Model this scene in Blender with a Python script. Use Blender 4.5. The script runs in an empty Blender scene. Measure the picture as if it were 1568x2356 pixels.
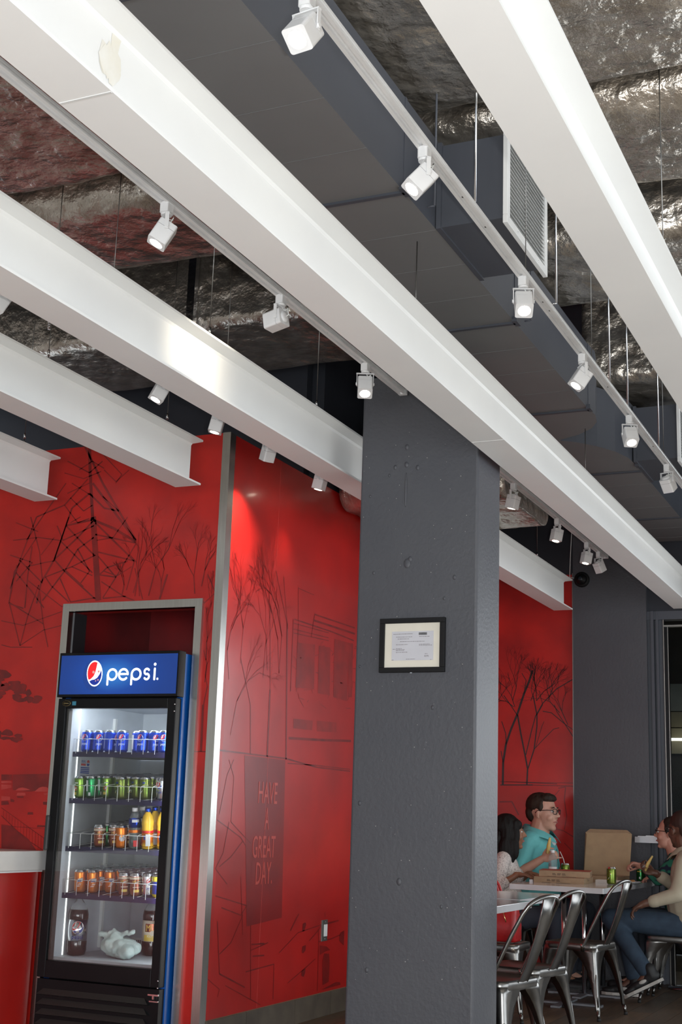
import bpy, bmesh, math, random
from mathutils import Vector, Matrix, noise
random.seed(7)
SC = bpy.context.scene
COL = SC.collection
PI = math.pi

# ------------------------------------------------------------------ camera, world, light, exposure
cam = bpy.data.cameras.new('camera'); camo = bpy.data.objects.new('camera', cam); COL.objects.link(camo)
cam.sensor_fit = 'VERTICAL'; cam.sensor_height = 24.0; cam.lens = 24.0 * 3050 / 2356; cam.clip_start = 0.05; cam.clip_end = 60
CR = ((0.9120, 0.0625, 0.4053), (0.4089, -0.2182, -0.8861), (0.0331, 0.9739, -0.2246))
def ortho(m):
    x = Vector((m[0][0], m[1][0], m[2][0])).normalized(); y = Vector((m[0][1], m[1][1], m[2][1]))
    y = (y - x * y.dot(x)).normalized(); z = x.cross(y)
    return Matrix(((x.x, y.x, z.x, 0), (x.y, y.y, z.y, 0), (x.z, y.z, z.z, 0), (0, 0, 0, 1)))
camo.matrix_world = Matrix.Translation((0, 0, 1.18)) @ ortho(CR)
SC.camera = camo
W = bpy.data.worlds.new('world'); SC.world = W; W.use_nodes = True
W.node_tree.nodes['Background'].inputs[0].default_value = (0.80, 0.90, 1.0, 1)
W.node_tree.nodes['Background'].inputs[1].default_value = 1.6
SC.view_settings.view_transform = 'Standard'; SC.view_settings.look = 'None'
SC.view_settings.exposure = 0.0; SC.view_settings.gamma = 1.0; SC.view_settings.use_curve_mapping = False
def area(name, loc, aim, sx, sy, power, color=(1, 1, 1)):
    l = bpy.data.lights.new(name, 'AREA'); l.shape = 'RECTANGLE'; l.size = sx; l.size_y = sy; l.energy = power; l.color = color
    o = bpy.data.objects.new(name, l); COL.objects.link(o); o.location = loc
    o.rotation_euler = (Vector(aim) - Vector(loc)).to_track_quat('-Z', 'Y').to_euler(); return o
area('daylight_from_street_windows', (4.3, 4.6, 1.3), (-3, 4.6, 2.9), 8.5, 2.1, 165, (0.93, 0.97, 1.0))
area('daylight_from_entrance_windows', (0.4, -3.2, 1.0), (-1.5, 6, 4.2), 5.5, 1.7, 300, (0.95, 0.98, 1.0))
area('added_far_window_light', (1.2, 11.05, 1.9), (-0.5, 4, 1.4), 4.6, 1.7, 75, (0.95, 0.98, 1.0))  # unseen windows, put in for the pale sheen on the side wall
sun = bpy.data.lights.new('added_bounce_sun', 'SUN'); sun.energy = 4.0; sun.color = (1.0, 0.95, 0.87); sun.angle = 0.03  # added sun: lights the unseen floor so it bounces up onto the beams
suno = bpy.data.objects.new('added_bounce_sun', sun); COL.objects.link(suno); suno.rotation_euler = Vector((-0.55, 0.50, -0.62)).to_track_quat('-Z', 'Y').to_euler()
fl = bpy.data.lights.new('camera_flash', 'AREA'); fl.shape = 'RECTANGLE'; fl.size = 0.05; fl.size_y = 0.03; fl.energy = 62; fl.color = (1.0, 0.98, 0.95)
flo = bpy.data.objects.new('camera_flash', fl); COL.objects.link(flo); flo.matrix_world = Matrix.Translation((0.10, 0.03, 1.20)) @ ortho(CR)

# ------------------------------------------------------------------ helpers
def mworld(o):
    m = o.matrix_basis.copy()
    while o.parent: o = o.parent; m = o.matrix_basis @ m
    return m
def tag(o, label=None, cat=None, group=None, kind=None):
    if label: o['label'] = label
    if cat: o['category'] = cat
    if group: o['group'] = group
    if kind: o['kind'] = kind
    return o
def thing(name, label, cat, loc=(0, 0, 0), rotz=0.0, group=None):
    o = bpy.data.objects.new(name, None); COL.objects.link(o); o.empty_display_size = 0.1
    o.location = loc; o.rotation_euler = (0, 0, rotz)
    o.matrix_basis = Matrix.Translation(loc) @ Matrix.Rotation(rotz, 4, 'Z')
    return tag(o, label, cat, group)
def copytree(o, parent=None):
    c = o.copy(); COL.objects.link(c); c.parent = parent
    for ch in [x for x in KIDS.get(o.name, [])]:
        n = copytree(ch, c); KIDS.setdefault(c.name, []).append(n)
    return c
KIDS = {}
def dup(root, loc, rotz, label, group=None):
    r = copytree(root); r.matrix_basis = Matrix.Translation(loc) @ Matrix.Rotation(rotz, 4, 'Z')
    r['label'] = label
    if group: r['group'] = group
    return r
def setpar(o, p):
    o.parent = p; KIDS.setdefault(p.name, []).append(o)

class MB:
    def __init__(s): s.v = []; s.f = []; s.m = []; s.sm = []
    def add(s, vs, fs, mi=0, sm=False):
        b = len(s.v); s.v += [tuple(p) for p in vs]
        for f in fs: s.f.append(tuple(b + i for i in f)); s.m.append(mi); s.sm.append(sm)
        return s
    def box(s, x0, y0, z0, x1, y1, z1, mi=0, M=None):
        vs = [Vector((x, y, z)) for z in (z0, z1) for y in (y0, y1) for x in (x0, x1)]
        if M: vs = [M @ p for p in vs]
        return s.add(vs, [(0, 2, 3, 1), (4, 5, 7, 6), (0, 1, 5, 4), (2, 6, 7, 3), (0, 4, 6, 2), (1, 3, 7, 5)], mi)
    def rbox(s, x0, y0, z0, x1, y1, z1, r, mi=0, M=None, n=3):
        # rounded vertical edges
        pts = []
        for cx, cy, a in ((x1 - r, y1 - r, 0), (x0 + r, y1 - r, 90), (x0 + r, y0 + r, 180), (x1 - r, y0 + r, 270)):
            for i in range(n + 1):
                t = math.radians(a + 90 * i / n); pts.append((cx + r * math.cos(t), cy + r * math.sin(t)))
        return s.prism(pts, z0, z1, mi, M)
    def prism(s, pts, z0, z1, mi=0, M=None, sm=False):
        n = len(pts); vs = [Vector((p[0], p[1], z0)) for p in pts] + [Vector((p[0], p[1], z1)) for p in pts]
        if M: vs = [M @ p for p in vs]
        b = len(s.v)
        s.add(vs, [tuple(reversed(range(n))), tuple(range(n, 2 * n))], mi)
        for i in range(n): s.f.append((b + i, b + (i + 1) % n, b + n + (i + 1) % n, b + n + i)); s.m.append(mi); s.sm.append(sm)
        return s
    def tube(s, path, r, n=8, mi=0, sm=True, closed=False):
        path = [Vector(p) for p in path]; k = len(path); rs = r if isinstance(r, (list, tuple)) else [r] * k
        up = None; vs = []
        for i, p in enumerate(path):
            if closed: t = path[(i + 1) % k] - path[i - 1]
            else: t = path[min(i + 1, k - 1)] - path[max(i - 1, 0)]
            t = t.normalized()
            if up is None:
                up = Vector((0, 0, 1)) if abs(t.z) < 0.9 else Vector((1, 0, 0))
            up = (up - t * up.dot(t)).normalized(); sd = t.cross(up)
            for j in range(n):
                a = 2 * PI * j / n; vs.append(p + (up * math.cos(a) + sd * math.sin(a)) * rs[i])
        fs = []
        for i in range(k if closed else k - 1):
            for j in range(n):
                a = i * n; b = ((i + 1) % k) * n
                fs.append((a + j, b + j, b + (j + 1) % n, a + (j + 1) % n))
        s.add(vs, fs, mi, sm)
        if not closed:
            b = len(s.v) - k * n
            s.f.append(tuple(b + j for j in range(n))); s.m.append(mi); s.sm.append(False)
            s.f.append(tuple(b + (k - 1) * n + j for j in reversed(range(n)))); s.m.append(mi); s.sm.append(False)
        return s
    def lathe(s, prof, n=16, mi=0, M=None, sm=True, mis=None):
        vs = []
        for r, z in prof:
            for j in range(n):
                a = 2 * PI * j / n; p = Vector((r * math.cos(a), r * math.sin(a), z)); vs.append(M @ p if M else p)
        b = len(s.v); s.v += [tuple(p) for p in vs]
        for i in range(len(prof) - 1):
            for j in range(n):
                s.f.append((b + i * n + j, b + i * n + (j + 1) % n, b + (i + 1) * n + (j + 1) % n, b + (i + 1) * n + j))
                s.m.append(mis[i] if mis else mi); s.sm.append(sm)
        if prof[0][0] > 1e-5: s.f.append(tuple(b + j for j in reversed(range(n)))); s.m.append(mis[0] if mis else mi); s.sm.append(False)
        if prof[-1][0] > 1e-5: s.f.append(tuple(b + (len(prof) - 1) * n + j for j in range(n))); s.m.append(mis[-1] if mis else mi); s.sm.append(False)
        return s
    def loft(s, rings, mi=0, sm=True, caps=True):
        n = len(rings[0]); b = len(s.v)
        for r in rings: s.v += [tuple(p) for p in r]
        for i in range(len(rings) - 1):
            for j in range(n):
                s.f.append((b + i * n + j, b + i * n + (j + 1) % n, b + (i + 1) * n + (j + 1) % n, b + (i + 1) * n + j)); s.m.append(mi); s.sm.append(sm)
        if caps:
            s.f.append(tuple(b + j for j in reversed(range(n)))); s.m.append(mi); s.sm.append(False)
            s.f.append(tuple(b + (len(rings) - 1) * n + j for j in range(n))); s.m.append(mi); s.sm.append(False)
        return s
    def ell(s, c, r, n=16, k=10, mi=0, M=None):
        prof = []
        c = Vector(c); vs = []
        vs.append(Vector((0, 0, -1)))
        for i in range(1, k):
            t = -PI / 2 + PI * i / k
            for j in range(n):
                a = 2 * PI * j / n; vs.append(Vector((math.cos(t) * math.cos(a), math.cos(t) * math.sin(a), math.sin(t))))
        vs.append(Vector((0, 0, 1)))
        R = Vector(r)
        vs = [Vector((p.x * R.x, p.y * R.y, p.z * R.z)) for p in vs]
        if M: vs = [M @ p for p in vs]
        vs = [p + c for p in vs]; fs = []
        for j in range(n): fs.append((0, 1 + (j + 1) % n, 1 + j))
        for i in range(k - 2):
            for j in range(n):
                a = 1 + i * n; fs.append((a + j, a + (j + 1) % n, a + n + (j + 1) % n, a + n + j))
        t = len(vs) - 1; a = 1 + (k - 2) * n
        for j in range(n): fs.append((t, a + j, a + (j + 1) % n))
        return s.add(vs, fs, mi, True)
    def cap(s, p0, r0, p1, r1, n=12, mi=0):
        # tapered capsule
        p0 = Vector(p0); p1 = Vector(p1); d = (p1 - p0); L = d.length; d = d.normalized() if L > 1e-6 else Vector((0, 0, 1))
        path = []; rs = []
        for i in range(5):
            t = PI / 2 * (1 - i / 4); path.append(p0 - d * r0 * math.sin(t)); rs.append(max(r0 * math.cos(t), 1e-4))
        for i in range(5):
            t = PI / 2 * (i / 4); path.append(p1 + d * r1 * math.sin(t)); rs.append(max(r1 * math.cos(t), 1e-4))
        return s.tube(path, rs, n, mi)
    def build(s, name, mats, parent=None, world=False, label=None, cat=None, group=None, kind=None, bevel=None, origin=None):
        me = bpy.data.meshes.new(name); me.from_pydata(s.v, [], s.f)
        if not isinstance(mats, (list, tuple)): mats = [mats]
        for m in mats: me.materials.append(m)
        me.polygons.foreach_set('material_index', s.m); me.polygons.foreach_set('use_smooth', s.sm)
        o = bpy.data.objects.new(name, me); COL.objects.link(o)
        if parent is not None:
            setpar(o, parent)
            if world: me.transform(mworld(parent).inverted())
        elif origin is not None:
            me.transform(Matrix.Translation(-Vector(origin))); o.matrix_basis = Matrix.Translation(origin)
        me.update()
        if bevel:
            b = o.modifiers.new('bevel', 'BEVEL'); b.width = bevel; b.segments = 2; b.limit_method = 'ANGLE'; b.angle_limit = math.radians(40)
        return tag(o, label, cat, group, kind)

def clay(mb, name, mat, parent, voxel=0.006, smooth=4, world=False, label=None, disp=None):
    """one continuous skin: union of the shapes in mb by voxel remesh, then smoothed"""
    me = bpy.data.meshes.new('tmp'); me.from_pydata(mb.v, [], mb.f)
    bm = bmesh.new(); bm.from_mesh(me); bmesh.ops.recalc_face_normals(bm, faces=bm.faces); bm.to_mesh(me); bm.free()
    o = bpy.data.objects.new('tmp', me); COL.objects.link(o)
    r = o.modifiers.new('r', 'REMESH'); r.mode = 'VOXEL'; r.voxel_size = voxel; r.use_smooth_shade = True
    if smooth:
        sm = o.modifiers.new('s', 'SMOOTH'); sm.factor = 0.5; sm.iterations = smooth
    dg = bpy.context.evaluated_depsgraph_get(); ev = o.evaluated_get(dg)
    nm = bpy.data.meshes.new_from_object(ev); nm.name = name
    bpy.data.objects.remove(o); bpy.data.meshes.remove(me)
    nm.materials.clear(); nm.materials.append(mat)
    if disp:
        for v in nm.vertices: v.co = disp(v.co)
    for p in nm.polygons: p.use_smooth = True
    out = bpy.data.objects.new(name, nm); COL.objects.link(out)
    if parent is not None:
        setpar(out, parent)
        if world: nm.transform(mworld(parent).inverted())
    return tag(out, label)

def textmesh(txt, size, ext=0.0005, sx=1.0, align='CENTER'):
    cu = bpy.data.curves.new('t', 'FONT'); cu.body = txt; cu.size = size; cu.extrude = ext; cu.align_x = align; cu.resolution_u = 3
    o = bpy.data.objects.new('t', cu); COL.objects.link(o)
    dg = bpy.context.evaluated_depsgraph_get(); me = bpy.data.meshes.new_from_object(o.evaluated_get(dg))
    vs = [Vector((v.co.x * sx, v.co.y, v.co.z)) for v in me.vertices]; fs = [tuple(p.vertices) for p in me.polygons]
    bpy.data.objects.remove(o); bpy.data.curves.remove(cu); bpy.data.meshes.remove(me)
    return vs, fs

# ------------------------------------------------------------------ materials
MATS = {}
def mat(name, col, rough=0.5, metal=0.0, coat=0.0, col2=None, nscale=5.0, nlo=0.35, nhi=0.65, stretch=None, bump=0.0, bscale=40.0, bdist=0.01,
        emis=None, estr=0.0, trans=0.0, ior=1.45, alpha=None, spec=None, detail=4.0):
    m = bpy.data.materials.new(name); m.use_nodes = True; nt = m.node_tree; b = nt.nodes['Principled BSDF']
    b.inputs['Base Color'].default_value = (*col, 1); b.inputs['Roughness'].default_value = rough; b.inputs['Metallic'].default_value = metal
    b.inputs['Coat Weight'].default_value = coat; b.inputs['Coat Roughness'].default_value = 0.12
    if spec is not None: b.inputs['Specular IOR Level'].default_value = spec
    tc = nt.nodes.new('ShaderNodeTexCoord'); mp = nt.nodes.new('ShaderNodeMapping'); nt.links.new(tc.outputs['Object'], mp.inputs[0])
    if stretch: mp.inputs['Scale'].default_value = stretch
    n = nt.nodes.new('ShaderNodeTexNoise'); n.inputs['Scale'].default_value = nscale; n.inputs['Detail'].default_value = detail; nt.links.new(mp.outputs[0], n.inputs['Vector'])
    if col2 is None: col2 = tuple(c * 0.88 for c in col)
    r = nt.nodes.new('ShaderNodeValToRGB'); r.color_ramp.elements[0].position = nlo; r.color_ramp.elements[1].position = nhi
    r.color_ramp.elements[0].color = (*col, 1); r.color_ramp.elements[1].color = (*col2, 1)
    nt.links.new(n.outputs[0], r.inputs[0]); nt.links.new(r.outputs[0], b.inputs['Base Color'])
    if bump:
        n2 = nt.nodes.new('ShaderNodeTexNoise'); n2.inputs['Scale'].default_value = bscale; n2.inputs['Detail'].default_value = 6; nt.links.new(mp.outputs[0], n2.inputs['Vector'])
        bp = nt.nodes.new('ShaderNodeBump'); bp.inputs['Strength'].default_value = bump; bp.inputs['Distance'].default_value = bdist
        nt.links.new(n2.outputs[0], bp.inputs['Height']); nt.links.new(bp.outputs[0], b.inputs['Normal'])
    if emis: b.inputs['Emission Color'].default_value = (*emis, 1); b.inputs['Emission Strength'].default_value = estr
    if trans: b.inputs['Transmission Weight'].default_value = trans; b.inputs['IOR'].default_value = ior
    MATS[name] = m; return m

white_paint = mat('white_steel_paint', (0.82, 0.825, 0.81), 0.42, col2=(0.79, 0.795, 0.785), nscale=2.5)
white_plastic = mat('white_lamp_enamel', (0.83, 0.84, 0.85), 0.35)
grey_paint = mat('dark_grey_concrete_paint', (0.068, 0.070, 0.080), 0.5, col2=(0.062, 0.064, 0.075), nscale=3, bump=0.35, bscale=55, bdist=0.006)
duct_paint = mat('lit_grey_duct_paint', (0.175, 0.178, 0.180), 0.5, col2=(0.160, 0.163, 0.166), nscale=2, bump=0.08, bscale=8)  # same paint as the duct sides; the underside's extra light is in this tone
slate_shade = mat('slate_paint_and_duct_shade', (0.066, 0.072, 0.088), 0.5, col2=(0.058, 0.064, 0.08), nscale=2)  # plain slate for small parts; on the main duct it paints the sides' shade
navy = mat('navy_ceiling_paint', (0.022, 0.026, 0.036), 0.6, col2=(0.016, 0.019, 0.027), nscale=1.5, bump=0.2, bscale=12)
foil = mat('aluminium_foil_wrap', (0.72, 0.67, 0.60), 0.27, 0.86, col2=(0.46, 0.41, 0.35), nscale=5, bump=1.0, bscale=4.5, bdist=0.045, detail=8, stretch=(1.6, 1.6, 1.6))
foil_tape = mat('shiny_foil_tape', (0.85, 0.86, 0.88), 0.16, 1.0, bump=0.5, bscale=30, bdist=0.006)
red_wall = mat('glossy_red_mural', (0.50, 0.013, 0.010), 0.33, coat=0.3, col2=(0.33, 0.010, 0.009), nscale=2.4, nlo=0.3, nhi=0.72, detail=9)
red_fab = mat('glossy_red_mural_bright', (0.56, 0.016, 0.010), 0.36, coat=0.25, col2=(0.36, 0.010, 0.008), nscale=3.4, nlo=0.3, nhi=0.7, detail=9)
pr_dark = mat('mural_ink_dark', (0.13, 0.008, 0.008), 0.33, coat=0.3, col2=(0.24, 0.009, 0.008), nscale=14)
pr_mid = mat('mural_ink_middle', (0.15, 0.008, 0.008), 0.33, coat=0.3, col2=(0.24, 0.010, 0.009), nscale=9)
pr_soft = mat('mural_ink_soft', (0.23, 0.010, 0.009), 0.33, coat=0.3, col2=(0.33, 0.012, 0.010), nscale=9)
pr_panel = mat('mural_ink_panel', (0.20, 0.012, 0.014), 0.33, coat=0.3, col2=(0.27, 0.011, 0.011), nscale=4)
pr_light = mat('mural_ink_light', (0.52, 0.06, 0.05), 0.33, coat=0.3, col2=(0.44, 0.03, 0.025), nscale=9)
pr_letter = mat('mural_lettering_ink', (0.55, 0.07, 0.055), 0.33, coat=0.3)
pr_tree = mat('mural_tree_ink', (0.018, 0.006, 0.007), 0.36, coat=0.2)
steel = mat('brushed_stainless', (0.62, 0.61, 0.58), 0.27, 1.0, col2=(0.54, 0.53, 0.50), nscale=6, stretch=(60, 60, 0.6))
chrome = mat('chrome', (0.75, 0.76, 0.78), 0.12, 1.0)
gun = mat('raw_gunmetal_steel', (0.23, 0.225, 0.215), 0.30, 1.0, col2=(0.15, 0.147, 0.14), nscale=7)
gun_seat = mat('warm_dark_steel_seat', (0.19, 0.15, 0.12), 0.3, 0.9)
rubber = mat('black_rubber', (0.012, 0.012, 0.012), 0.7)
black = mat('black_plastic', (0.006, 0.006, 0.007), 0.35, col2=(0.008, 0.008, 0.009), spec=.2)
black_soft = mat('matte_black', (0.010, 0.010, 0.011), 0.6, spec=.2)
blue_side = mat('cobalt_blue_panel', (0.004, 0.09, 0.38), 0.3)
inner_white = mat('fridge_liner', (0.62, 0.66, 0.70), 0.45)
shelf_navy = mat('dark_violet_shelf', (0.014, 0.010, 0.055), 0.4)
wire_white = mat('white_coated_wire', (0.80, 0.82, 0.80), 0.4)
alu = mat('can_aluminium', (0.72, 0.74, 0.76), 0.2, 1.0)
counter_white = mat('white_counter_laminate', (0.72, 0.70, 0.67), 0.3)
counter_red = mat('red_counter_front', (0.44, 0.014, 0.010), 0.35, coat=0.3)
table_white = mat('glossy_white_tabletop', (0.66, 0.66, 0.68), 0.12, coat=0.5)
foot_grey = mat('grey_table_foot', (0.24, 0.25, 0.27), 0.4, 0.5)
plank_m = [mat('wood_plank_%s' % c, c1, 0.45, col2=c2, nscale=9, stretch=(6, 0.7, 1), bump=0.1, bscale=20) for c, c1, c2 in
           (('umber', (0.085, 0.052, 0.030), (0.055, 0.034, 0.020)), ('brown', (0.11, 0.065, 0.036), (0.07, 0.042, 0.024)), ('dusk', (0.07, 0.046, 0.030), (0.045, 0.03, 0.02)))]
floor_m = mat('wood_floor', (0.40, 0.33, 0.25), 0.45, col2=(0.30, 0.245, 0.185), nscale=6, stretch=(6, 0.7, 1))  # unseen floor, made paler than the planks to bounce more light upward
tile_m = mat('brown_grey_tile', (0.105, 0.085, 0.062), 0.5, col2=(0.07, 0.055, 0.042), nscale=7)
grout = mat('grout', (0.14, 0.11, 0.07), 0.8)
room_wall = mat('off_white_plaster', (0.55, 0.53, 0.49), 0.8)
glass = mat('clear_glass', (1, 1, 1), 0.0, trans=1.0, ior=1.45)
glass_dark = mat('door_glass', (0.75, 0.78, 0.78), 0.0, trans=1.0, ior=1.12)
frame_metal = mat('dull_door_metal', (0.30, 0.29, 0.27), 0.35, 1.0)

# ------------------------------------------------------------------ room shell
def struct(name, mb, m, **k): return mb.build(name, m, kind='structure', **k)
flo_ = struct('floor', MB().box(-7, -4, -0.12, 4.6, 13.8, -0.008), floor_m)
yy0 = 5.1; k = 0
cache = {}
for ix in range(24):
    x0 = -4.75 + ix * 0.152; off = (ix * 0.37) % 1.2
    y = yy0 - off
    while y < 11.0:
        a = max(y, 5.1); b = min(y + 1.2, 11.0)
        if b - a > 0.1 and not (b < 7.4 and x0 > -3.2):
            L = round(b - a, 3); key = (L, k % 3)
            if key not in cache:
                o = MB().box(0, 0, -0.008, 0.149, L - 0.003, 0.0).build('plank', plank_m[k % 3], flo_); cache[key] = o.data
            else:
                o = bpy.data.objects.new('plank', cache[key]); COL.objects.link(o); setpar(o, flo_)
            o.matrix_basis = Matrix.Translation((x0, a, 0)); k += 1
        y += 1.2
struct('ceiling', MB().box(-7, -4, 4.8, 4.6, 11.2, 4.95), navy)
XS = -3.57; YF = 6.27; YG = 11.0; ZT = 3.275
# front-facing mural wall with the cooler alcove
wf = MB()
wf.box(-7, YF, 0, -4.56, YF + .1, ZT); wf.box(-3.72, YF, 0, XS, YF + .1, ZT); wf.box(-4.56, YF, 2.285, -3.72, YF + .1, ZT)
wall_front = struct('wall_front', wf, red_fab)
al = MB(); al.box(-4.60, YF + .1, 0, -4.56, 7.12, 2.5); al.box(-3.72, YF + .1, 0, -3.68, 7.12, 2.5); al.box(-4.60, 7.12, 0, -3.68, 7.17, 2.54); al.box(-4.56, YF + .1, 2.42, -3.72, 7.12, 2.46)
al.build('alcove_lining', mat('shaded_red_alcove', (.20, .008, .009), .4, coat=.2, col2=(.11, .006, .008), nscale=3, detail=8), wall_front)  # shade of the recess is put into this darker red
MB().box(-7, 7.42, 2.6, XS - .1, 7.5, 4.8).build('upper_wall', navy, wall_front)
wl = MB(); wl.box(XS - .1, YF + .1, 0, XS, YG + .1, ZT)
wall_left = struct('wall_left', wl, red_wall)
MB().box(XS - .1, 7.5, ZT, XS - .01, YG + .1, 4.8).build('upper_wall', navy, wall_left)
# far wall
wb = MB(); wb.box(XS, YG, 0, -2.82, YG + .1, ZT)
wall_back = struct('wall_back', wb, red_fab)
MB().box(XS, YG - .01, ZT, -2.82, YG + .1, 4.8).build('upper_wall', navy, wall_back)
MB().box(-2.822, YG - .065, 0, -2.815, YG + .02, ZT).build('metal_edge', frame_metal, wall_back)
pl = MB(); pl.box(-2.815, YG - .06, 0, -2.20, YG + .1, 4.8); 
pl.build('grey_pier', grey_paint, wall_back)
MB().box(-2.20, YG - .01, 2.93, 4.6, YG + .1, 4.8).build('door_header_wall', navy, wall_back)
wq = MB(); wq.box(-1.15, YG, 0, 4.6, YG + .1, 1.05)
for x_ in (-1.15, 0.6, 2.4, 4.4): wq.box(x_, YG, 1.05, x_ + .12, YG + .1, 2.93)
wq.build('added_window_wall', navy, wall_back)  # out-of-view window front added so the side wall has brightness to mirror
# door frame with ribbed jamb
door = thing('door_1', None, None, (-2.2, YG, 0)); door['kind'] = 'structure'
jb = MB(); jb.box(-2.20, YG - .02, 0, -2.168, YG + .08, 2.93); jb.box(-2.168, YG - .045, 0, -2.145, YG + .08, 2.93); jb.box(-2.145, YG - .0, 0, -2.128, YG + .08, 2.93); jb.box(-2.128, YG - .035, 0, -2.108, YG + .08, 2.93); jb.box(-2.108, YG - .005, 0, -2.08, YG + .08, 2.93)
jb.box(-2.2, YG - .03, 2.86, 0.5, YG + .08, 2.93)
jb.build('door_jamb', slate_shade, door, world=True)
db = MB(); db.box(-2.074, YG - .02, 0, -2.066, YG + .03, 2.86); db.box(-2.04, YG - .01, 0, -2.034, YG + .03, 2.80); db.box(-2.066, YG - .02, 2.80, 0.4, YG + .03, 2.815)
db.build('metal_frame', frame_metal, door, world=True)
MB().box(-2.034, YG + .005, 0.1, -1.0, YG + .011, 2.80).build('glass_pane', glass_dark, door, world=True)
MB().box(-2.066, YG - .012, 0, -2.04, YG + .03, 2.80).build('door_stile', black, door, world=True)
# the dim space behind the glass
bk = MB(); bk.box(-7, 13.6, 0, -1.1, 13.7, 4.8); bk.box(-1.1, YG + .1, 0, -1.0, 13.7, 4.8); bk.box(-3.3, YG + .1, 0, -3.2, 13.6, 4.8)
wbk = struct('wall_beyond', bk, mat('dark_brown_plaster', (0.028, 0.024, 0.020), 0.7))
MB().box(-2.53, 13.55, 2.33, -1.5, 13.6, 2.60).build('pale_panel', mat('pale_grey_panel', (0.20, 0.22, 0.21), 0.6), wbk)
MB().box(-2.53, 13.55, 2.17, -1.5, 13.6, 2.32).build('tan_panel', mat('olive_panel', (0.20, 0.18, 0.12), 0.6), wbk)
MB().box(-2.53, 13.56, 1.91, -1.5, 13.6, 2.16).build('tan_panel', MATS['olive_panel'], wbk)
MB().box(-2.50, 13.35, 2.035, -1.9, 13.58, 2.05).build('light_panel', mat('lit_panel', (1, 1, 1), 0.5, emis=(1, 0.98, 0.85), estr=1.6), wbk)
struct('ceiling_beyond', MB().box(-7, 11.2, 3.4, -1.0, 13.7, 3.5), MATS['dark_brown_plaster'])
# unseen sides of the room: window fronts on the right and behind the camera
def winwall(name, axis, pos, a0, a1, mullions, z0, z1):
    mb = MB(); t = 0.12
    def bx(u0, u1, w0, w1):
        if axis == 0: mb.box(pos, u0, w0, pos + t, u1, w1)
        else: mb.box(u0, pos - t, w0, u1, pos, w1)
    bx(a0, a1, 0, z0); bx(a0, a1, z1, 4.8)
    for m_ in mullions: bx(m_ - .06, m_ + .06, z0, z1)
    return struct(name, mb, room_wall)
winwall('wall_right', 0, 4.5, -4, 13.7, [-3.9, -1, 1, 3, 5, 7, 9, 11, 13.6], 0.5, 2.9)
winwall('wall_rear', 1, -3.9, -7, 4.6, [-6.9, -5, -3, -1, 1, 3, 4.5], 0.5, 2.9)
struct('wall_side', MB().box(-7.1, -4, 0, -7, 6.3, 4.8), room_wall)
# skirting tiles on the mural wall
bb = MB().box(XS, YF + .05, 0, XS + .006, YG, 0.137).build('baseboard_left', grout, kind='structure')
y = 6.33
e = [6.33, 6.76, 7.36, 7.86, 8.46, 9.06, 9.66, 10.26, 10.86]
for i in range(len(e) - 1):
    MB().box(XS + .004, e[i] + .002, 0.001, XS + .016, e[i + 1] - .002, 0.135).build('tile', tile_m, bb)
# stainless edge angle where the two mural walls meet
tr = MB(); tr.box(-3.612, YF - .008, 0, XS + .008, YF, ZT); tr.box(XS, YF, 0, XS + .008, YF + .055, ZT)
t1 = struct('trim_1', tr, steel)
# alcove frame
fr = thing('trim_2', None, None, (-4.14, YF, 0)); fr['kind'] = 'structure'
for nm, a in (('frame_post', (-4.603, YF - .02, 0, -4.558, YF + .03, 2.33)), ('frame_post', (-3.722, YF - .02, 0, -3.677, YF + .03, 2.33)), ('frame_head', (-4.558, YF - .02, 2.285, -3.722, YF + .03, 2.33))):
    MB().box(*a).build(nm, steel, fr, world=True)
jm = MB(); jm.box(-4.560, YF + .03, 0, -4.552, YF + .15, 2.285); jm.box(-3.728, YF + .03, 0, -3.72, YF + .15, 2.285)
jm.build('frame_reveal', mat('dark_reveal_metal', (0.10, 0.10, 0.11), 0.35, 0.8), fr, world=True)

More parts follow.
